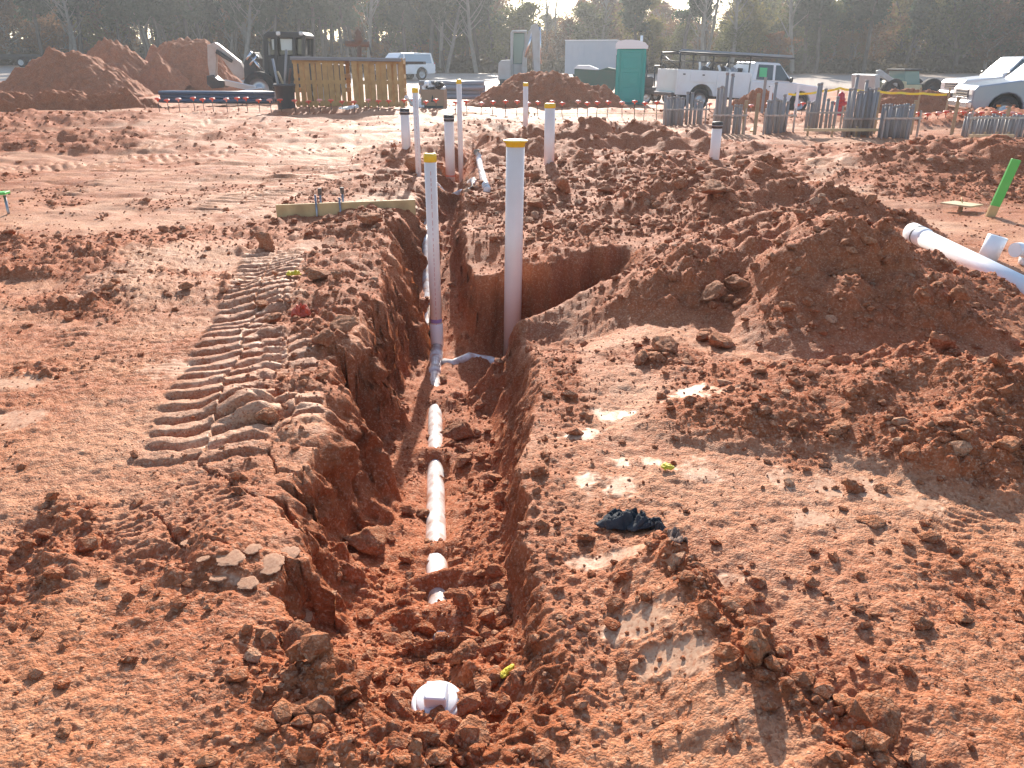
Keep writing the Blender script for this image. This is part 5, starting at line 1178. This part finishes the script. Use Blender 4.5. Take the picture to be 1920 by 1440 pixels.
def tree_proto(kind, H, seed):
    rn = random.Random(seed); tb = MB(); tips = []
    def limb(p, d, L, r, lev):
        pts = [p]; rs = [r]; q = p; n = 4 if lev else 7
        for i in range(n):
            d = (d + Vector((rn.gauss(0, .10), rn.gauss(0, .10), rn.gauss(0, .05) + (.10 if lev else 0)))).normalized(); q = q + d * (L / n); pts.append(q); rs.append(r * (1 - .75 * (i + 1) / n))
        tb.tube(pts, rs, 7 if lev == 0 else 4, caps=False)
        return pts, rs
    tr, rs = limb(Vector((0, 0, -.3)), Vector((rn.gauss(0, .03), rn.gauss(0, .03), 1)), H, H * .0145 + .05, 0)
    def at_(f_): i = min(int(f_ * 7), 6); a = f_ * 7 - i; return tr[i].lerp(tr[i + 1], a), rs[i]
    lo, hi, nb, ll = {'pine': (.40, 1, 32, .15), 'olive': (.14, 1, 30, .26), 'brown': (.12, 1, 28, .25), 'gold': (.15, 1, 24, .28), 'bare': (.25, .98, 26, .22)}[kind]
    for k in range(nb):
        f_ = lo + (hi - lo) * (k + rn.random()) / nb; p, r = at_(min(f_, .99)); a = rn.random() * 6.283
        sh = (1 - f_ * .65) if kind == 'pine' else math.sin(math.pi * min(1, (f_ - lo) / (1 - lo) * .75 + .22)) + .1
        up = rn.uniform(-.1, .25) if kind == 'pine' else rn.uniform(.3, .9) if kind != 'bare' else rn.uniform(.6, 1.4)
        L = H * ll * sh * rn.uniform(.7, 1.15); bp_, _ = limb(p, Vector((math.cos(a), math.sin(a), up)).normalized(), L, max(r * .4, .02), 1)
        for j in (2, 3, 4):
            tips.append((bp_[j], L))
            for _ in range(2):
                a2 = rn.random() * 6.283; b2, _ = limb(bp_[j], Vector((math.cos(a2), math.sin(a2), rn.uniform(0, .8))).normalized(), L * .4, .018, 1); tips.append((b2[-1], L * .6)); tips.append((b2[2], L * .5))
    leaf = None
    if kind != 'bare':
        n = {'pine': 22, 'olive': 17, 'brown': 12, 'gold': 15}[kind]; V = []; Fq = []; rg = np.random.default_rng(seed); sz = {'pine': .17, 'olive': .16, 'brown': .15, 'gold': .15}[kind]
        C = np.array([tuple(p) for p, _ in tips]); sp = np.array([max(.25, l * .26) for _, l in tips])
        keep = rg.random(len(C)) < .85; C = C[keep]; sp = sp[keep]
        C = np.repeat(C, n, 0) + rg.normal(0, 1, (len(C) * n, 3)) * np.repeat(sp, n)[:, None] * np.array([1, 1, .75]); m = len(C)
        A = rg.normal(0, 1, (m, 3)); A /= np.linalg.norm(A, axis=1)[:, None]; B = np.cross(A, rg.normal(0, 1, (m, 3))); B /= np.linalg.norm(B, axis=1)[:, None]
        s = sz * (.6 + .9 * rg.random(m))[:, None]; el = 1.5 if kind == 'pine' else 1.0
        V = np.stack([C - A * s * el, C + B * s * .55, C + A * s * el, C - B * s * .55], 1).reshape(-1, 3); Fq = np.arange(4 * m).reshape(m, 4)
        leaf = npmesh('crown', V, Fq, LM[kind], False)
    t = tb.build('trunk', M['bark_pale' if kind in ('bare', 'brown') else 'bark']); me = t.data; bpy.data.objects.remove(t)
    return me, leaf, H
PR = {'pine': [tree_proto('pine', 15, 1), tree_proto('pine', 15, 2)], 'olive': [tree_proto('olive', 11, 3), tree_proto('olive', 11, 4)], 'brown': [tree_proto('brown', 11, 5), tree_proto('brown', 11, 6)], 'gold': [tree_proto('gold', 8, 7)], 'bare': [tree_proto('bare', 13, 8), tree_proto('bare', 13, 9)]}
LAB = {'pine': 'tall dark pine with bare lower trunk at the woodland edge', 'olive': 'leafy olive green broadleaf tree at the woodland edge', 'brown': 'thin brown-leaved autumn tree at the woodland edge', 'gold': 'small golden orange autumn tree at the woodland edge', 'bare': 'leafless pale tree with upswept twigs at the woodland edge'}
NAME = {'pine': 'pine_tree', 'olive': 'broadleaf_tree', 'brown': 'autumn_tree', 'gold': 'golden_tree', 'bare': 'bare_tree'}
# skyline read off the photograph: photo x -> photo y of the tree tops
SKX = [-300, 0, 880, 925, 1000, 1090, 1120, 1180, 1215, 1250, 1300, 1340, 1400, 1450, 1500, 1560, 1620, 1660, 1700, 1800, 1920, 2300]
SKY = [-150, -120, -110, 5, 15, 10, -40, -35, 30, -5, 48, 18, -5, -50, -10, 5, 8, 0, -60, -80, -70, -90]
rn = random.Random(77)
SEG = [(420, 'dirt piles'), (600, 'backhoe'), (800, 'slatted crates'), (1050, 'excavator'), (1220, 'white box trailer'), (1520, 'service truck'), (1760, 'wheel loader'), (9999, 'silver pickup')]
def plant(px, d, kind, top):
    trunk, leaf, H0 = rn.choice(PR[kind]); x = PD(px, 100, d)[0]; z = gz(x, d) - .2; h = max(PD(px, top, d)[2] - z, 3.0)
    s = h / H0; seg = next(n_ for lim, n_ in SEG if px < lim); dep = 'in the front row' if d < 87 else 'in the second row' if d < 95 else 'deeper in the wood'
    t = thing(NAME[kind], (x, d, z), LAB[kind].replace(' at the woodland edge', '') + ' ' + dep + ' behind the ' + seg, 'tree', NAME[kind].replace('_', ' ') + 's ' + dep + ' behind the ' + seg, rz=rn.random() * 6.28)
    wdt = s * min(1.3, max(.85, (11 / h) ** .4)); t.scale = (wdt, wdt, s)
    link(trunk, 'trunk', t)
    if leaf: link(leaf, 'crown', t)
for rw, (d0, stp) in enumerate(((82, 46), (90, 44), (99, 42), (110, 40), (122, 40))):
    px = -120 + rw * 13
    while px < 2040:
        u = rn.random(); p = px + rn.uniform(-14, 14); top = float(np.interp(p, SKX, SKY)) + rn.uniform(-12, 38) 
        if p < 880: kind = 'pine' if u < .50 else 'brown' if u < .72 else 'olive' if u < .92 else 'gold'
        elif p < 1340: kind = 'brown' if u < .48 else 'olive' if u < .74 else 'bare' if u < .92 else 'gold'
        else: kind = 'olive' if u < .50 else 'brown' if u < .80 else 'pine' if u < .88 else 'bare' if u < .94 else 'gold'
        if kind == 'gold': top = max(top, 20) + rn.uniform(30, 70)
        if kind == 'bare': top -= 45
        if rw == 0 and p < 880 and kind != 'pine': top += rn.uniform(10, 60)
        plant(p, d0 + rn.uniform(-3, 3), kind, top)
        px += stp * rn.uniform(.8, 1.2) * (1.05 if 900 < px < 1350 else 1)
for k in range(46):                             # slim straight stems standing clear along the front of the pines
    plant(rn.uniform(-60, 930) if k < 34 else rn.uniform(1120, 1900), 79.5 + rn.uniform(-1.5, 1.5), 'pine' if k % 3 else 'bare', rn.uniform(-170, -90))
for px in (968, 1008, 1240, 1255, 1302, 1372, 1385): plant(px, 104, 'bare', rn.uniform(-30, 10))
# low tangled undergrowth below the crowns, and the wood closing behind: masses nobody could count
def mass(name, n, d0, d1, top0, cols, lab, size):
    rg = np.random.default_rng(len(name)); px = rg.uniform(-200, 2120, n); d = rg.uniform(d0, d1, n)
    x = (px - 960) / F * d * .93; clump = fbm(x, d, .16, 3, 77)
    zb = swell(x, d); h = (top0 * (.55 + .9 * clump)) ; h = np.maximum(h, .3) * rg.random(n) ** .8
    C = np.stack([x, d, zb + h], 1); A = rg.normal(0, 1, (n, 3)); A /= np.linalg.norm(A, axis=1)[:, None]; B = np.cross(A, rg.normal(0, 1, (n, 3))); B /= np.linalg.norm(B, axis=1)[:, None]
    s = size * (.5 + rg.random(n))[:, None]
    V = np.stack([C - A * s, C + B * s * .6, C + A * s, C - B * s * .6], 1).reshape(-1, 3)
    me = npmesh(name, V, np.arange(4 * n).reshape(n, 4), leaf_mat(name, cols), False); o = link(me, name); tag(o, lab, 'undergrowth', kind='stuff')
mass('undergrowth', 60000, 79, 96, 1.7, [(.04, .045, .02), (.08, .06, .03), (.11, .08, .04), (.09, .09, .035)], 'tangled undergrowth along the foot of the trees', .22)
mass('woodland_depth', 42000, 118, 150, 5.2, [(.03, .035, .02), (.06, .055, .03), (.09, .065, .04)], 'far wood closing the gaps behind the trees', .6)

# ------------------------------------------------------------------ haze volume added to imitate veiling glare
hz = MB().box((0, 208, 14.0), (640, 428, 34)).build('haze', None)
hm = bpy.data.materials.new('veiling_haze'); hm.use_nodes = True; ht = hm.node_tree; ht.nodes.clear()
ho = ht.nodes.new('ShaderNodeOutputMaterial'); hv = ht.nodes.new('ShaderNodeVolumePrincipled')
hv.inputs['Color'].default_value = (.92, .95, 1, 1); hv.inputs['Density'].default_value = .0009; hv.inputs['Anisotropy'].default_value = .55
ht.links.new(hv.outputs[0], ho.inputs['Volume']); hz.data.materials.append(hm); tag(hz, 'thin haze added over the site to imitate veiling glare', 'haze', kind='stuff')
